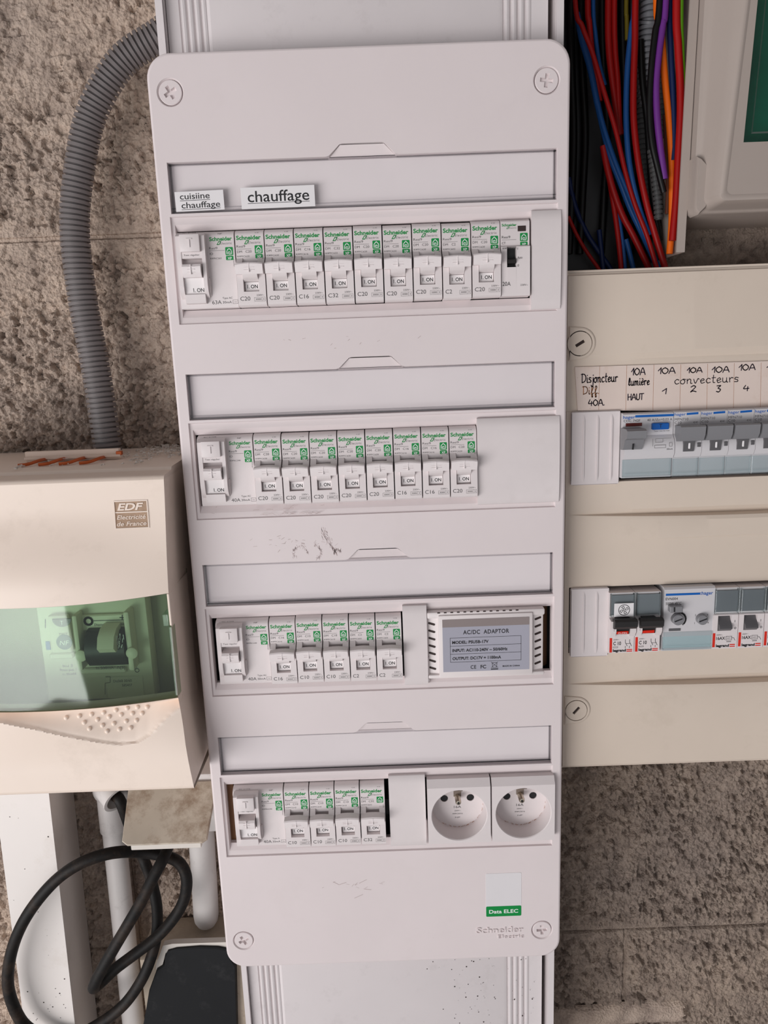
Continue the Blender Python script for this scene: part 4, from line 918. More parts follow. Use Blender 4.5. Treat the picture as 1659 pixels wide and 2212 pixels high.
# handwritten label strip
STR = {'1': [[(-.05, .5), (.26, 1)], [(.26, 1), (.22, 0)]], '0': [[(.3, 1), (.02, .7), (.02, .3), (.3, 0), (.6, .3), (.6, .7), (.3, 1)]], 'A': [[(0, 0), (.35, 1), (.7, 0)], [(.1, .36), (.6, .36)]],
 'D': [[(.05, 1), (.05, 0)], [(-.1, .95), (.4, .95), (.65, .6), (.5, .15), (.05, 0)]], 'i': [[(.1, .55), (.1, .05), (.25, 0)], [(.1, .78), (.12, .84)]], 's': [[(.36, .5), (.12, .56), (.04, .36), (.3, .24), (.3, .04), (0, .03)]],
 'j': [[(.2, .55), (.18, -.35), (0, -.45), (-.1, -.3)], [(.2, .78), (.22, .84)]], 'o': [[(.25, .55), (0, .35), (.05, .05), (.3, 0), (.42, .3), (.25, .55), (.5, .5)]], 'n': [[(0, .55), (.02, 0)], [(.02, .35), (.2, .55), (.35, .45), (.35, .05), (.5, 0)]],
 'c': [[(.4, .45), (.2, .55), (0, .3), (.15, 0), (.42, .08)]], 't': [[(.15, .95), (.12, .1), (.3, 0)], [(0, .6), (.35, .62)]], 'e': [[(.03, .25), (.35, .35), (.25, .55), (.02, .35), (.12, 0), (.42, .1)]],
 'u': [[(0, .55), (.03, .1), (.25, 0), (.38, .2)], [(.38, .55), (.4, .05), (.52, 0)]], 'r': [[(0, .55), (.05, 0)], [(.03, .35), (.2, .55), (.36, .5)]], 'f': [[(.0, .1), (.3, .8), (.2, 1), (.1, .8), (.12, -.3), (.25, -.35), (.2, 0), (.4, .1)]],
 '4': [[(.2, 1), (0, .4), (.6, .42)], [(.45, .75), (.42, 0)]], '.': [[(0, .02), (.06, .06)]], 'l': [[(.0, .1), (.25, .7), (.15, .95), (.05, .5), (.12, 0), (.3, .08)]], 'm': [[(0, .55), (.02, 0)], [(.02, .35), (.15, .55), (.28, .4), (.28, 0)], [(.28, .38), (.45, .55), (.56, .4), (.56, .05), (.68, 0)]],
 'H': [[(0, 1), (.02, 0)], [(.55, 1), (.53, 0)], [(0, .5), (.55, .55)]], 'U': [[(0, 1), (.03, .2), (.25, 0), (.5, .2), (.52, 1)]], 'T': [[(-.05, .98), (.6, 1)], [(.28, 1), (.25, 0)]], 'v': [[(0, .5), (.18, 0), (.4, .55), (.52, .5)]],
 '2': [[(.02, .8), (.3, 1), (.5, .75), (0, .02), (.25, .12), (.6, 0)]], '3': [[(.05, .95), (.5, .97), (.2, .6), (.5, .35), (.3, 0), (0, .08)]], '`': [[(.0, .85), (.2, .72)]]}
def hand(m, t, x, y, w, h, d, pen):
    adv, pos = 0, []
    for ch in t:
        if ch == ' ': adv += .4; continue
        if ch == '`': pos.append((ch, adv - .42)); continue
        pos.append((ch, adv)); adv += max(p[0] for st_ in STR[ch] for p in st_) + .13
    u, z = at(x, y, d); kk = (at(x + 10, y, d)[0] - u) / 10; kx = w * kk / adv; kz = h * kk
    for ch, a in pos:
        for st_ in STR[ch]:
            q = [(u + (a + p) * kx, z + q_ * kz + random.uniform(-.08, .08) + p * .05) for p, q_ in st_]
            q3 = spline([(a_, 0, b_) for a_, b_ in q], 4) if len(q) > 2 else [(a_, 0, b_) for a_, b_ in q]
            m.ribbon([(a_, b_) for a_, _, b_ in q3], pen, d)
m = M(); o3 = [at(x, y, 72.6) for x, y in ((1242, 793), (1659, 780), (1700, 778), (1700, 884), (1520, 888), (1350, 887), (1248, 887))][::-1]
m.loft([[(u, 71.5, z) for u, z in o3], [(u, 72.5, z) for u, z in o3]], False, True); lb = obj('handwritten_label_strip', m, 'stained', T9, label='stained paper strip with handwritten circuit names')
m = M(); random.seed(2)
c3 = lambda x, y: (1200 + x / 3.614, 560 + y / 3.614)
for t, x, y, w, h in (('Disjoncteur', 205, 965, 285, 68), ('40A.', 258, 1145, 128, 46), ('10A', 595, 905, 112, 52), ('lumie`re', 570, 985, 168, 58), ('HAUT', 565, 1100, 128, 46), ('10A', 805, 895, 138, 46), ('1', 838, 1052, 40, 40),
                      ('10A', 1030, 888, 122, 40), ('10A', 1225, 886, 140, 44), ('10A', 1435, 868, 132, 44), ('convecteurs', 930, 975, 505, 62), ('2', 1055, 1036, 52, 46), ('3', 1255, 1036, 40, 48), ('4', 1468, 1028, 50, 42), ('1', 1654, 865, 40, 40)):
    X, Y = c3(x, y); hand(m, t, X, Y, w / 3.614, h / 3.614, 72.62, .62 if t not in ('convecteurs',) else .5)
obj('handwriting', m, 'violetink', lb, kind='stuff')
m = M(); X, Y = c3(215, 1055); hand(m, 'Diff.', X, Y, 128 / 3.614, 60 / 3.614, 72.62, .55); obj('faded_handwriting', m, 'brownink', lb)
m = M()
for x in (345, 556, 768, 978, 1188, 1396, 1606):
    X, Y = c3(x, 840 - x * .02); X2, Y2 = c3(x - 8, 1178); lpx(m, [(X, Y), (X2, Y2)], .18, 72.58)
obj('cell_lines', m, 'brownink', lb, kind='stuff')
# ribbed blanking plates of the cream board
def ribbed(x0, y0, x1, y1, ribs, label):
    u0, u1, z0, z1 = pr(x0, y0, x1, y1, 74); t = thing('ribbed_blanking_plate', label, 'blanking plate', (u0, 72, z0), 'ribbed blanking plates of the cream board')
    m = M(); o3 = rrect(u0, u1, z0, z1, 1.4, 4); cu = (u0 + u1) / 2
    m.loft([[(u, d, (z0 + z1) / 2 + (z - (z0 + z1) / 2) * k) for u, z in o3] for d, k in ((72.1, 1), (74.2, 1), (74.8, .985))], False, False)
    m.grid([u0 + .3, u0 + (u1 - u0) * .3, u0 + (u1 - u0) * .7, u1 - .3], [z0 + .5, z1 - .5], lambda u, z: (u, 74.8, z)); obj('plate', m, 'module', t, smooth=30)
    for x in ribs:
        ua = at(x, (y0 + y1) / 2, 75)[0]; m = M(); m.prof([(74.7, z0 + 2), (75.7, z0 + 6), (75.7, z1 - 6), (74.7, z1 - 2)], ua - .35, ua + .55); obj('rib', m, 'module', t)
ribbed(1233, 888, 1338, 1047, (1260, 1290, 1320), 'white ribbed blanking plate left of the upper row of the cream board')
ribbed(1232, 1270, 1314, 1418, (1260, 1288), 'white ribbed blanking plate left of the lower row of the cream board')
# upper row: wide differential switch, then narrow breakers with grey toggles
def holder(T_, u0, u1, z0, z1, d):
    m = M(); m.box(u0 + .3, u1 - .3, d - 4, d - 1.2, z0 + .6, z1 - .4); b = obj('label_paper', m, 'holder', T_)
    m = M(); m.box(u0, u1, d - .4, d + .4, z0, z1, .25); m.box(u0, u1, d - 3.5, d - .4, z0 - 1, z0 + .4, .2); m.box(u0, u0 + .9, d - 3.5, d - .4, z0, z1, .2); m.box(u1 - .9, u1, d - 3.5, d - .4, z0, z1, .2); m.box(u0 + .6, u1 - .6, d + .4, d + .8, z0 + 1.6, z0 + 2.1)
    obj('clear_label_holder', m, 'cyan', T_)
ZR = -74.2
def m_profile(m, u0, u1):
    m.prof([(60, -52.3 - ZR), (78, -52.3 - ZR), (79.2, -53 - ZR), (79.2, -67 - ZR), (82, -70 - ZR), (83.4, -74 - ZR), (83.4, -79 - ZR), (81.5, -82.4 - ZR), (78.6, -83.2 - ZR), (78.6, -95.4 - ZR), (60, -95.4 - ZR)], u0, u1)
def oz(m): m.v = [(u, d, z + ZR) for u, d, z in m.v]; return m
t = thing('differential_switch', 'wide light grey 40A differential switch with blue T button, upper row of the cream board', 'residual current switch', (306, 72, ZR))
m = M(); m_profile(m, 289.9, 323.0); obj('body', oz(m), 'hager', t, smooth=30)
u0, u1, z0, z1 = pr(1345, 988, 1451, 1029, 80); holder(t, 290.2, 322.6, z0, z1, 79.6)
m = M(); bpx(m, 1352, 914, 1387, 921, 79, 79.6, .1); obj('red_indicator', m, 'redind', t)
m = M(); bpx(m, 1410, 914, 1446, 928, 79, 82, .4); tb = obj('test_button', m, 'bluebtn', t); m = M(); tpx(m, 'T', 1424, 924, 8, 82.1); obj('button_letter', m, 'black_ink', tb)
u0, u1, z0, z1 = pr(1352, 927, 1394, 975, 90)
m = M(); h = z1 - z0; m.prof([(79, z0), (84.5, z0 + .5), (87, z0 + h * .35), (88, z0 + h * .5), (92, z0 + h * .6), (92.6, z1 - 1), (90, z1), (79, z1)], u0, u1); tg = obj('toggle', m, 'grey', t, smooth=30)
m = M(); lpx(m, [(1368, 960), (1367, 970)], 1.2, 87.4); obj('toggle_mark', m, 'black_ink', tg)
m = M(); bpx(m, 1405, 977, 1438, 983, 78, 82.3); obj('locking_slot', m, 'dark', t)
k, b = M(), M(); tpx(b, 'hager', 1346, 905, 7, 79.3, 26, bold=.01); obj('maker_lettering', b, 'bluepaint', t)
b = M(); lpx(b, [(1374, 899.5), (1454, 896.5)], 1.5, 79.3); obj('blue_bar', b, 'bluepaint', t)
tpx(k, 'CDC 742F', 1347, 912, 5, 79.3, 36); tpx(k, '40 A/IΔn=0,03 A', 1398, 910, 5.5, 79.3, 54); tpx(k, 'Tester tous les mois', 1412, 932.5, 2.6, 79.3, 34)
for pts in ([(1410, 948), (1410, 964)], [(1416, 948), (1450, 946)], [(1416, 948), (1416, 956), (1432, 955), (1432, 948)], [(1414, 962), (1438, 961), (1438, 967), (1414, 968), (1414, 962)], [(1446, 956), (1452, 956), (1452, 964), (1446, 964), (1446, 956)]): lpx(k, pts, .18, 83.5)
tpx(k, '30mA', 1440, 972, 4, 83.5, 13); obj('printed_text', k, 'grey_ink', t, kind='stuff')
t = thing('grey_toggle_breaker', 'x', 'circuit breaker', (0, 0, 0))
B0 = 323.3
m = M(); m_profile(m, .1, 17.5)
m.v = [(u, d - 72, z) for u, d, z in m.v]; obj('body', m, 'hager', t, smooth=30)
m = M(); m.prof([(8, 12.6), (17, 13.4), (18.4, 12.4), (17.6, 6.6), (15.2, 3.0), (11.4, 2.6), (8, 3)], .8, 17.0); tg = obj('toggle', m, 'grey', t, smooth=30)
m = M(); m.prof([(8, 3), (13.6, 3), (12.2, -4), (8, -6)], 5.2, 12.2); obj('toggle_stem', m, 'dgrey', tg)
m = M(); m.box(8.1, 9.4, 12.6, 13.5, -2.4, 1.6, .3); obj('toggle_mark', m, 'sticker', tg)
m = M(); m.box(14.5, 16.9, 11, 11.8, -1.6, 1.2, .2); obj('locking_slot', m, 'dgrey', t)
BASE_TMP = BASE[t.name]
holder(t, .3, 17.3, -21.0, -9.6, 7.6)
g, k = M(), M(); g.text('hager', .4, 19.0, 1.9, 7.25, 7.4, bold=.01); g.ribbon([(8.8, 19.9), (15.6, 20.2)], 1.4, 7.25); obj('maker_lettering', g, 'bluepaint', t)
k.text('MFN710', .6, 15.8, 1.7, 7.25, 9.0); k.text('C10', .6, 13.6, 1.7, 7.25, 4.6); k.text('230~', .6, 11.6, 1.4, 7.25, 4.6); k.text('⊏⊏'.replace('⊏', 'c'), 13, 13.8, 1.6, 7.25, 3); obj('printed_text', k, 'grey_ink', t, kind='stuff')
proto = t
for i in range(4):
    nm = ['first', 'second', 'third', 'rightmost visible'][i]; lab = f'grey toggle breaker, {nm} narrow breaker in the upper row of the cream board'
    loc = (B0 + 17.65 * i, 72.0, ZR + .25 + .05 * i)
    if i == 0: t.location = W(*loc); BASE[t.name] = loc; t['label'] = lab; t['group'] = 'grey toggle breakers of the cream board'
    else: dup(proto, loc, lab)
# lower row
t = thing('black_toggle_breaker', 'x', 'circuit breaker', (0, 0, 0)); ZL = -197.8
m = M(); m.prof([(-12, 22), (6, 22), (6, 4), (7, 2.6), (7, -21.8), (5, -22.6), (-12, -22.6)], .1, 17.7); m.prof([(6, 4), (11.5, 3), (11.5, -5), (9, -9), (6, -10)], .2, 3.8); m.prof([(6, 4), (11.5, 3), (11.5, -5), (9, -9), (6, -10)], 13.6, 17.5); obj('body', m, 'module', t, smooth=30)
m = M(); m.prof([(6, 4.6), (14, 5.4), (16, 4.2), (15.6, .6), (13.4, -1.6), (10.4, -2.6), (9.2, -7.2), (6, -7.6)], 4.0, 13.4); m.prof([(10, 4.8), (14.2, 5.5), (16.2, 4.2), (15.8, .4), (13.4, -1.8), (10, -1.8)], 1.4, 17.0); tg = obj('toggle', m, 'blackt', t, smooth=30)
m = M(); m.add([(4.3, 10.6, -4.6), (12.6, 10.4, -4.6), (12.6, 9.9, -6.8), (4.3, 9.9, -6.8)], [(0, 1, 2, 3)]); rf = obj('red_flag', m, 'red', tg); m = M(); m.text('O-ON', 8.2, -6.3, 1.2, 10.9, 6, 'C'); obj('flag_lettering', m, 'light_ink', rf)
m = M(); m.box(1.2, 16.6, 6, 7.2, 6.2, 20.6); obj('label_paper', m, 'grey', t)
m = M(); m.box(.5, 17.2, 8.6, 9.4, 5.4, 21.6, .3); m.box(.5, 1.4, 6, 8.6, 5.4, 21.6); m.box(16.3, 17.2, 6, 8.6, 5.4, 21.6); obj('clear_label_holder', m, 'cyan', t)
m = M(); m.plate(rect(.6, 2.4, -21.4, -10.6), [], 7.06); m.plate(rect(12.6, 16.6, -20.0, -19.3), [], 7.06); m.plate(rect(12.6, 16.6, -21.2, -20.5), [], 7.06); obj('red_marks', m, 'red', t, kind='stuff')
k = M(); k.text('C 10', 3.2, -16.0, 2.6, 7.1, 5.4, bold=.02); k.text('230V~', 3.2, -12.4, .9, 7.1, 4.2); k.text('legrand', 3.0, -20.9, 1.9, 7.1, 9.2, bold=.045)
k.ribbon([(3.2, -17.2), (6.4, -17.2), (6.4, -18.0), (3.2, -18.0), (3.2, -17.2)], .18, 7.1)
for du in (0, 3.0): k.ribbon([(11.6 + du, -12.2), (11.6 + du, -14.2), (13.0 + du, -17.0)], .3, 7.1); k.ribbon([(11.6 + du, -17.0), (11.6 + du, -18.4)], .3, 7.1)
k.ribbon([(12.2, -15.2), (15.4, -15.2)], .25, 7.1); k.text('0', 1.9, -4.0, .9, 11.55); obj('printed_text', k, 'black_ink', t, kind='stuff')
proto = t
lab = ['black toggle C 10 breaker with a fan pictogram sticker, lower row of the cream board', 'black toggle C 10 breaker with empty label holder, lower row of the cream board']
for i in range(2):
    loc = (284.1 + 18.0 * i, 72.0, ZL)
    if i == 0: t.location = W(*loc); BASE[t.name] = loc; t['label'] = lab[0]; t['group'] = 'black toggle breakers of the cream board'
    else: dup(proto, loc, lab[1])
BASE[proto.name] = (284.1, 72, ZL)
m = M(); m.box(286.6, 300.0, 81.2, 81.6, ZL + 5.8, ZL + 15.4); fs_ = obj('fan_sticker', m, 'sticker', proto, label='white sticker with a fan pictogram')
m = M(); cu, cz = 293.4, ZL + 10.6; m.ribbon(circ(cu, cz, 3.8, 24) + [(cu + 3.8, cz)], .4, 81.7)
for a in range(4):
    t0 = a * PI / 2 + .4; m.ribbon([(cu + r * math.cos(t0 + da), cz + r * math.sin(t0 + da)) for r, da in ((.5, 0), (1.8, -.45), (3.0, -.2), (2.7, .35), (1.5, .3), (.5, 0))], .35, 81.7)
obj('fan_pictogram', m, 'black_ink', fs_)
t = thing('dimmer_module', 'light grey 500W dimmer module with two round knobs, lower row of the cream board', 'dimmer', (338, 72, ZL))
m = M(); u0, u1 = at(1433, 1340, 79)[0], at(1542, 1340, 79)[0]; m.prof([(60, ZL + 24.4), (77.5, ZL + 24.4), (79, ZL + 23.2), (79, ZL - 11.2), (77, ZL - 12), (77, ZL - 22.4), (60, ZL - 22.4)], u0, u1); obj('body', m, 'hager', t, smooth=30)
m = M(); u_, w_, z0, z1 = pr(1448, 1310, 1480, 1324, 84); m.box(u_, w_ - 1.4, 79, 84, z0, z1, .5); pb = obj('push_button', m, 'grey', t); m = M(); lpx(m, [(1457, 1313), (1457, 1321)], 1, 84.2); obj('button_mark', m, 'black_ink', pb)
for x, y, r in ((1465, 1339, 3.9), (1518, 1339, 3.6)):
    u, z = at(x, y, 82); m = M(); m.lathe(u, z, [(r + .2, 79), (r, 82.4), (r - .5, 82.8), (0, 82.8)], 24); kn = obj('adjusting_knob', m, 'grey', t); m = M(); m.ribbon([(u - 2.4, z - .9), (u + 2.4, z + .9)], .9, 82.9); obj('knob_slot', m, 'black_ink', kn)
u, z = at(1466, 1338, 79.3); m = M(); m.ribbon([(u + 5.0 * math.cos(a), z + 5.0 * math.sin(a)) for a in [(-.9 + i * .25) for i in range(14)]], 1.2, 79.15); obj('knob_scale', m, 'dgrey', t)
m = M(); bpx(m, 1445, 1358, 1470, 1363, 78, 79.4); obj('locking_slot', m, 'dgrey', t)
zz0, zz1 = at(1487, 1401, 79)[1], at(1487, 1364, 79)[1]; holder(t, u0 + .3, u1 - .3, zz0, zz1, 79.4)
g, k = M(), M(); tpx(g, ':hager', 1513, 1285, 7.5, 79.2, 27, bold=.01); lpx(g, [(1440, 1285), (1511, 1282.4)], 1.5, 79.15); obj('maker_lettering', g, 'bluepaint', t, kind='stuff')
tpx(k, 'EVN004', 1438, 1297, 6, 79.2, 26); tpx(k, '500W 45°C', 1438, 1307, 6, 79.2, 34); tpx(k, '2', 1501, 1331, 4, 79.2); tpx(k, '3', 1527, 1330, 4, 79.2); tpx(k, '1', 1500, 1348, 4, 79.2); tpx(k, '4', 1528, 1347, 4, 79.2); obj('printed_text', k, 'grey_ink', t, kind='stuff')
t = thing('rocker_switch_module', 'x', 'switch', (0, 0, 0))
m = M(); m.prof([(-12, 22.4), (6, 22.4), (6, 4), (7.4, 3), (7.4, -21.8), (5, -22.6), (-12, -22.6)], .1, 3.6); m.prof([(-12, 22.4), (6, 22.4), (6, 4), (7.4, 3), (7.4, -21.8), (5, -22.6), (-12, -22.6)], 13.0, 17.7); m.prof([(-12, 22.4), (6, 22.4), (6, 4), (7.4, 3), (7.4, 2.4), (-4, 2.4), (-4, -8.6), (7.4, -8.6), (7.4, -21.8), (5, -22.6), (-12, -22.6)], 3.6, 13.0); obj('body', m, 'module', t, smooth=30)
m = M(); m.prof([(-3, 2.2), (4, 2.2), (6, -1.4), (9.4, -4.2), (10.4, -6.2), (8.0, -8.2), (-3, -8.4)], 3.9, 12.7); obj('rocker', m, 'dgrey', t, smooth=30)
m = M(); m.box(1.2, 16.6, 6, 7.2, 5.2, 20.6); obj('label_paper', m, 'grey', t)
m = M(); m.box(.5, 17.2, 8.6, 9.4, 4.6, 21.8, .3); m.box(.5, 1.4, 6, 8.6, 4.6, 21.8); m.box(16.3, 17.2, 6, 8.6, 4.6, 21.8); obj('clear_label_holder', m, 'cyan', t)
m = M(); m.plate(rect(.5, 2.3, -20.6, -10.2), [], 7.46); m.plate(rect(12.6, 16.4, -19.4, -18.6), [], 7.46); m.plate(rect(12.6, 16.4, -20.7, -20.0), [], 7.46); obj('red_marks', m, 'red', t, kind='stuff')
k = M(); k.text('16AX', 3.0, -15.2, 2.3, 7.5, 6.2, bold=.02); k.text('250V~', 3.0, -12.0, .9, 7.5, 4.4); k.text('legrand', 3.0, -20.5, 1.9, 7.5, 9.2, bold=.045)
k.ribbon([(9.8, -12.8), (13.8, -12.8), (13.8, -15.6), (9.8, -15.6), (9.8, -12.8)], .25, 7.5); k.ribbon([(13.8, -14), (15.2, -14), (16.2, -16.0)], .25, 7.5); k.text('250V', 10.3, -14.6, .8, 7.5, 3); k.ribbon([(10.4, -16.8), (13.4, -16.8)], .4, 7.5)
k.text('I', 15.2, -2.6, 1.6, 7.5, bold=.02); k.text('O', 15.0, -7.6, 1.5, 7.5, bold=.03); obj('printed_text', k, 'black_ink', t, kind='stuff')
proto = t
for i in range(3):
    lab = f'grey rocker 16AX switch, {["first after the dimmer", "second after the dimmer", "cut by the right picture edge"][i]}, lower row of the cream board'
    loc = (356.2 + 18.05 * i, 72.0, ZL + .5)
    if i == 0: t.location = W(*loc); BASE[t.name] = loc; t['label'] = lab; t['group'] = 'rocker switches of the cream board'
    else: dup(proto, loc, lab)

# ------------------------------------------------------------------ open side trunking with loose wires, upper right
T10 = thing('side_trunking', 'open trunking with pale side wall holding coloured wires, between white panel and upper right box', 'trunking', (300, 0, 45))
m = M(); m.box(253, 334, .6, 3.0, 42, 330); obj('trunking_back', m, 'dark', T10)  # back plate painted black in place of deep cavity shade
m = M(); za, zt_ = at(1470, 545, 62)[1], 330; lean = .0155
m.profu([(331.6, 3), (332.6, 3), (332.6, 62), (327.2, 62), (327.2, 60.6), (331.6, 60.6)], za, zt_); m.v = [(u + (z - za) * lean, d, z) for u, d, z in m.v]
obj('side_wall', m, 'metergrey', T10)
def wire(colour, pts, d, r, label, ribbed_=0, extra=None):
    q = []
    if pts[0][0] >= 820 and d != 9: d = {862: 38, 888: 43, 826: 48, 926: 49}.get(pts[0][0], 54)
    elif not isinstance(d, tuple): d = max(d * (.55 if pts[0][0] < 640 else .72), r + 4)
    else: d = (d[0] * .6, d[1] * .6)
    n = len(pts)
    for i, (x, y) in enumerate(pts):
        dd = d if not isinstance(d, tuple) else d[0] + (d[1] - d[0]) * i / (n - 1); u, z = at(1180 + x / 3.463, y / 3.463, dd); q.append((u, dd, z))
    a, b = q[0], q[1]
    if pts[0][1] <= 0: s_ = min(1.0, (310 - a[2]) / max(1, a[2] - b[2])); q = [(a[0] + (a[0] - b[0]) * s_ * .6, a[1], 310)] + q
    if pts[-1][1] >= 1950: a, b = q[-1], q[-2]; q.append((a[0] + (a[0] - b[0]) * .4, a[1], a[2] + (a[2] - b[2]) * .5))
    m = corrugated(q, r, ribbed_, r * .28, 14) if ribbed_ else M().tube(spline(q, 7), r, 10)
    o_ = obj('corrugated_sleeve' if ribbed_ else 'wire', m, WC[colour], base=q[-1], smooth=40); o_['label'] = label; o_['category'] = 'sleeve' if ribbed_ else 'wire'; o_['group'] = 'corrugated sleeves in the side trunking' if ribbed_ else 'loose wires in the side trunking'
w = wire
w('red', [(215, -20), (270, 200), (340, 380), (430, 680), (520, 980), (590, 1280), (660, 1520), (752, 1760), (822, 1990)], (44, 56), 1.6, 'red wire starting nearest the white panel at the top and slanting right')
w('red', [(310, -20), (322, 180), (345, 420), (400, 760)], 30, 2.0, 'thick red wire second from the white panel, dipping behind a slanting red wire')
w('blue', [(228, 100), (268, 300), (330, 520), (375, 740), (430, 980), (480, 1170), (545, 1340), (630, 1560), (715, 1740), (830, 1990)], (30, 36), 2.1, 'blue wire running beside the leftmost red wire down to the cream board')
w('blue', [(300, 330), (350, 600), (405, 860), (470, 1080), (540, 1270), (620, 1460), (690, 1640), (765, 1830), (835, 1990)], (28, 52), 1.7, 'blue wire pressed against the right of the longer blue wire')
w('blue', [(350, -20), (368, 260), (398, 480), (440, 640)], 22, 1.5, 'thin blue wire at the top between the second and third red wires')
w('red', [(465, -20), (468, 350), (500, 640), (530, 850), (556, 1010)], 26, 2.3, 'dark red wire in the middle of the trunking, left of a red twin')
w('red', [(510, -20), (515, 350), (535, 600), (548, 900), (560, 1000)], 27, 1.9, 'red twin wire touching the dark red wire in the middle')
w('red', [(425, 1090), (460, 1270), (510, 1450), (575, 1620), (650, 1760), (760, 1990)], 34, 2.3, 'red wire low in the bundle crossing under the blue wires')
w('red', [(450, 1230), (485, 1420), (520, 1640), (545, 1840), (560, 2010)], 30, 1.8, 'short steep red wire just above the top of the cream board')
w('blue', [(522, 1500), (552, 1690), (575, 1850), (588, 2010)], 28, 1.5, 'short steep blue wire beside the short steep red wire')
w('blue', [(596, 1790), (625, 1900), (650, 2010)], 28, 1.8, 'stub of blue wire disappearing behind the top of the cream board')
w('blue', [(665, -20), (640, 200), (610, 480), (598, 760), (602, 1000), (622, 1220), (660, 1420), (710, 1600), (770, 1760)], 42, 1.9, 'bright blue wire curving left of the long red wire')
w('red', [(668, -20), (664, 300), (654, 600), (655, 900), (690, 1220), (745, 1500), (810, 1740), (885, 1990)], 46, 2.2, 'long red wire left of the corrugated sleeves')
w('yellow', [(600, -20), (602, 130), (604, 300)], 18, 1.5, 'dull yellow wire end high in the trunking, deep in shade')
w('grey', [(785, -20), (768, 200), (752, 420), (758, 620), (762, 830)], (40, 28), 7.0, 'largest grey corrugated sleeve at the top middle of the trunking', 3.4)
w('dkgrey', [(688, 520), (700, 700), (712, 900), (722, 1120), (742, 1350), (775, 1560), (815, 1720)], (26, 32), 4.4, 'medium grey corrugated sleeve right of the long red wire', 3.3)
w('dkgrey', [(862, 560), (868, 800), (866, 1060)], 24, 3.4, 'small dark corrugated sleeve between the purple and orange wires', 3.2)
w('dkgrey', [(790, 1120), (815, 1320), (835, 1500), (845, 1680)], 52, 3.2, 'dark corrugated sleeve low in the trunking beside black wires', 3.0)
w('black', [(850, -20), (815, 240), (785, 520), (772, 820), (790, 1060), (832, 1250), (880, 1440)], 50, 2.0, 'glossy black wire looping in front of the sleeves')
w('black', [(705, 300), (720, 600), (755, 900), (775, 1200), (800, 1500), (850, 1800)], 38, 2.2, 'black wire between the two nearer corrugated sleeves')
w('purple', [(893, -20), (872, 180), (842, 400), (822, 620), (828, 860), (850, 1080), (886, 1340)], 50, 2.2, 'purple wire right of the black wires')
w('orange', [(826, -20), (850, 150), (872, 400), (888, 600), (918, 900), (938, 1200), (942, 1500), (936, 1720), (922, 1900)], 46, 2.2, 'orange wire right of the purple wire')
w('navy', [(926, -20), (930, 350), (948, 700), (956, 1000), (950, 1200)], 36, 1.9, 'navy blue wire right of the orange wire')
w('red', [(975, -20), (988, 350), (1004, 650), (1004, 900), (988, 1200), (972, 1500), (945, 1800)], 44, 2.5, 'bright red wire next to the pale side wall')
w('green', [(1010, -20), (1016, 350), (1024, 600), (1022, 860)], 38, 1.6, 'green wire rightmost against the pale side wall')
w('brown', [(888, 860), (900, 1100), (912, 1350), (905, 1600)], 40, 1.5, 'thin brown wire just left of the orange wire, lower half')
w('navy', [(168, 1330), (215, 1540), (300, 1740), (390, 1880), (480, 2010)], 14, 1.8, 'navy blue wire curving out from behind the white panel low down')
w('navy', [(395, 1720), (410, 1860), (425, 2010)], 16, 1.8, 'short navy blue wire near the low left wires')
w('red', [(165, 1620), (230, 1760), (300, 1880), (385, 2000)], 20, 1.3, 'thin dark red wire curving out from behind the white panel low down')
for i, x in enumerate((180, 260, 420, 570, 640, 730)):  # filler wires whose black colour holds the shade at the back
    w('black', [(x, -20), (x + 10, 500), (x + 25 + 6 * (i % 3), 1000), (x + 10, 1500)] + ([(x - 10, 1900)] if x < 900 else []), 9, 2.6, f'background wire coloured black for the shade deep in the trunking, {["first", "second", "third", "fourth", "fifth", "rightmost"][i]} from the left')

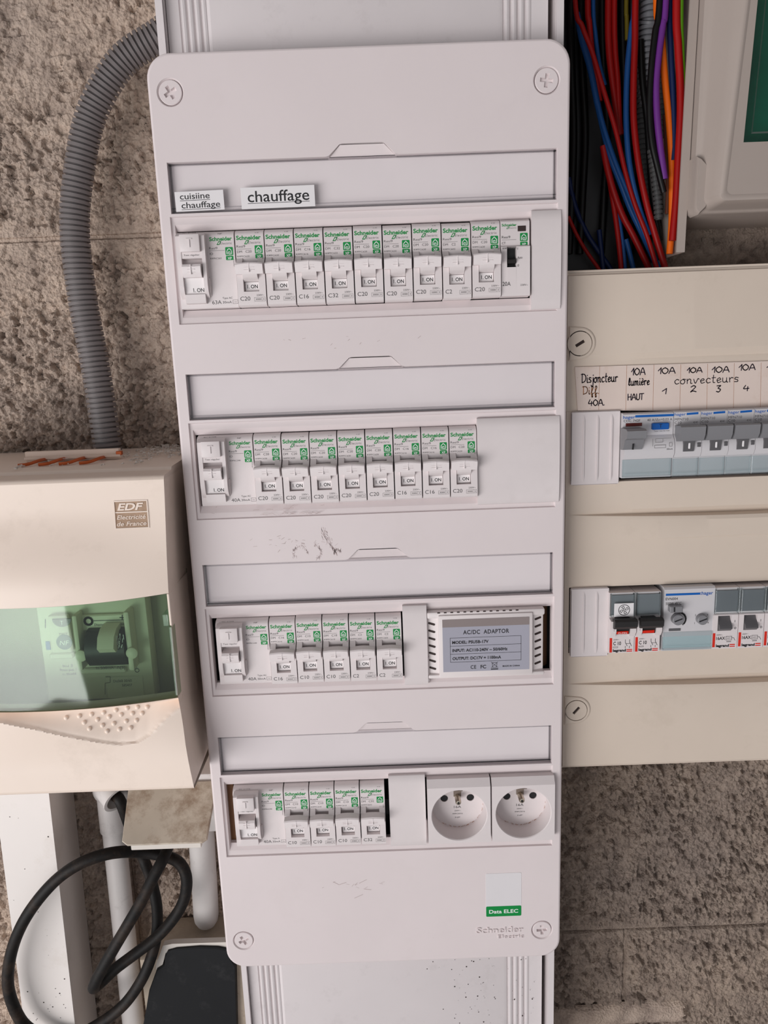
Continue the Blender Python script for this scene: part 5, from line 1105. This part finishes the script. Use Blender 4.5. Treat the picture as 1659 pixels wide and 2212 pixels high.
# ------------------------------------------------------------------ upper right box with dark green window
T11 = thing('meter_box', 'pale grey box with rounded corners and dark green window, upper right corner', 'meter box', (334, 0, 72))
uo = lambda z: 333.6 + (z - 72) * .0155                           # outer left edge
ca, cb = at(1558, 416, 86), at(1610, 0, 86)
uc = lambda z: ca[0] + (z - ca[1]) * (cb[0] - ca[0]) / (cb[1] - ca[1])   # crest between side and front
zc_ = at(1620, 431, 86)[1]
def o_r(k, r, ex=0):
    """outline k = 0 at the base edge, 1 at the crest"""
    q = []
    for x, y in rrect(0, 190, 0, 262, r, 8):
        z = 71.8 + y * (330 - 71.8) / 262; z = z + k * (zc_ - 71.8) * (1 - y / 262) + ex * (1 if y < 131 else -1)
        q.append((uo(z) * (1 - k) + uc(z) * k + x + ex * (1 if x < 95 else -1), z))
    return q
m = M()
m.loft([[(u, d, z) for u, z in o_r(k, r, ex)] for k, r, ex, d in ((0, 9, 0, 1), (0, 9, 0, 66), (0, 9, .4, 68.4), (.08, 8.5, .6, 69.2), (.2, 8, .5, 69.8), (.3, 8, .4, 71.5), (.7, 6, 0, 80), (.92, 4.5, 0, 85), (1, 4, 0, 86), (1, 4, 1.5, 86.4), (1, 4, 3.4, 85.6))], True, False)
wa, wb = at(1605, 308, 85), at(1636, 0, 85); sl = (wb[0] - wa[0]) / (wb[1] - wa[1])
def wq(e): return [(500 - e, 326 - e), (wa[0] + e + sl * (326 - wa[1]), 326 - e), (wa[0] + e, wa[1] + e), (500 - e, wa[1] + e)]
m.plate(o_r(1, 4, 3.4), [wq(0)], 85.6); m.ring(wq(0), 85.6, wq(.6), 78)
obj('shell', m, 'metergrey', T11, smooth=35)
m = M(); o3 = [(333.0, 76), (333.2, 105.5), (335.5, 104.5), (341.0, 99.5), (342.0, 97.5), (342.0, 79), (340.2, 74.5), (336, 71.0), (334, 72.6)][::-1]
m.loft([[(u, 60, z) for u, z in o3], [(u, 72.6, z) for u, z in o3], [(337.5 + (u - 337.5) * .8, 74.4, 87 + (z - 87) * .93) for u, z in o3]], True, True); obj('corner_flange', m, 'metergrey', T11, smooth=35)
m = M(); m.loft([[(u, d, z) for u, z in wq(.7)] for d in (80.5, 83.2)], True, True); w_ = obj('green_window', m, 'greenwin_dark', T11)
m = M(); m.plate(wq(.7), [wq(5)], 84.2); m.ring(wq(5), 84.2, wq(6.2), 83.4); obj('window_bezel', m, 'greenwin_dark', w_)
m = M(); m.loft([[(u, d, z) for u, z in wq(.7)] for d in (70, 72)], True, True); obj('backing', m, 'greenback', T11)

# dark specks on the lower trunking lid and the cable duct
m = M(); random.seed(33)
for i in range(110):
    u = 206 - abs(random.gauss(0, 26)) if i < 80 else random.uniform(214, 236); z = random.uniform(-560, -458); r = random.choice((.2, .25, .3, .45, .6))
    m.plate(circ(u, z, r, 7), [], 67.0 if u < 211 else 66.9)
obj('dark_specks', m, 'slot', TR, kind='stuff')
m = M()
for i in range(40):
    u, z = random.uniform(-168, -134), random.uniform(-560, -330) if i < 14 else random.uniform(-560, -495); r = random.choice((.25, .4, .6)); m.plate(circ(u - (-322 - z) * .024, z, r, 7), [], 60.1)
obj('dark_specks', m, 'slot', T5, kind='stuff')
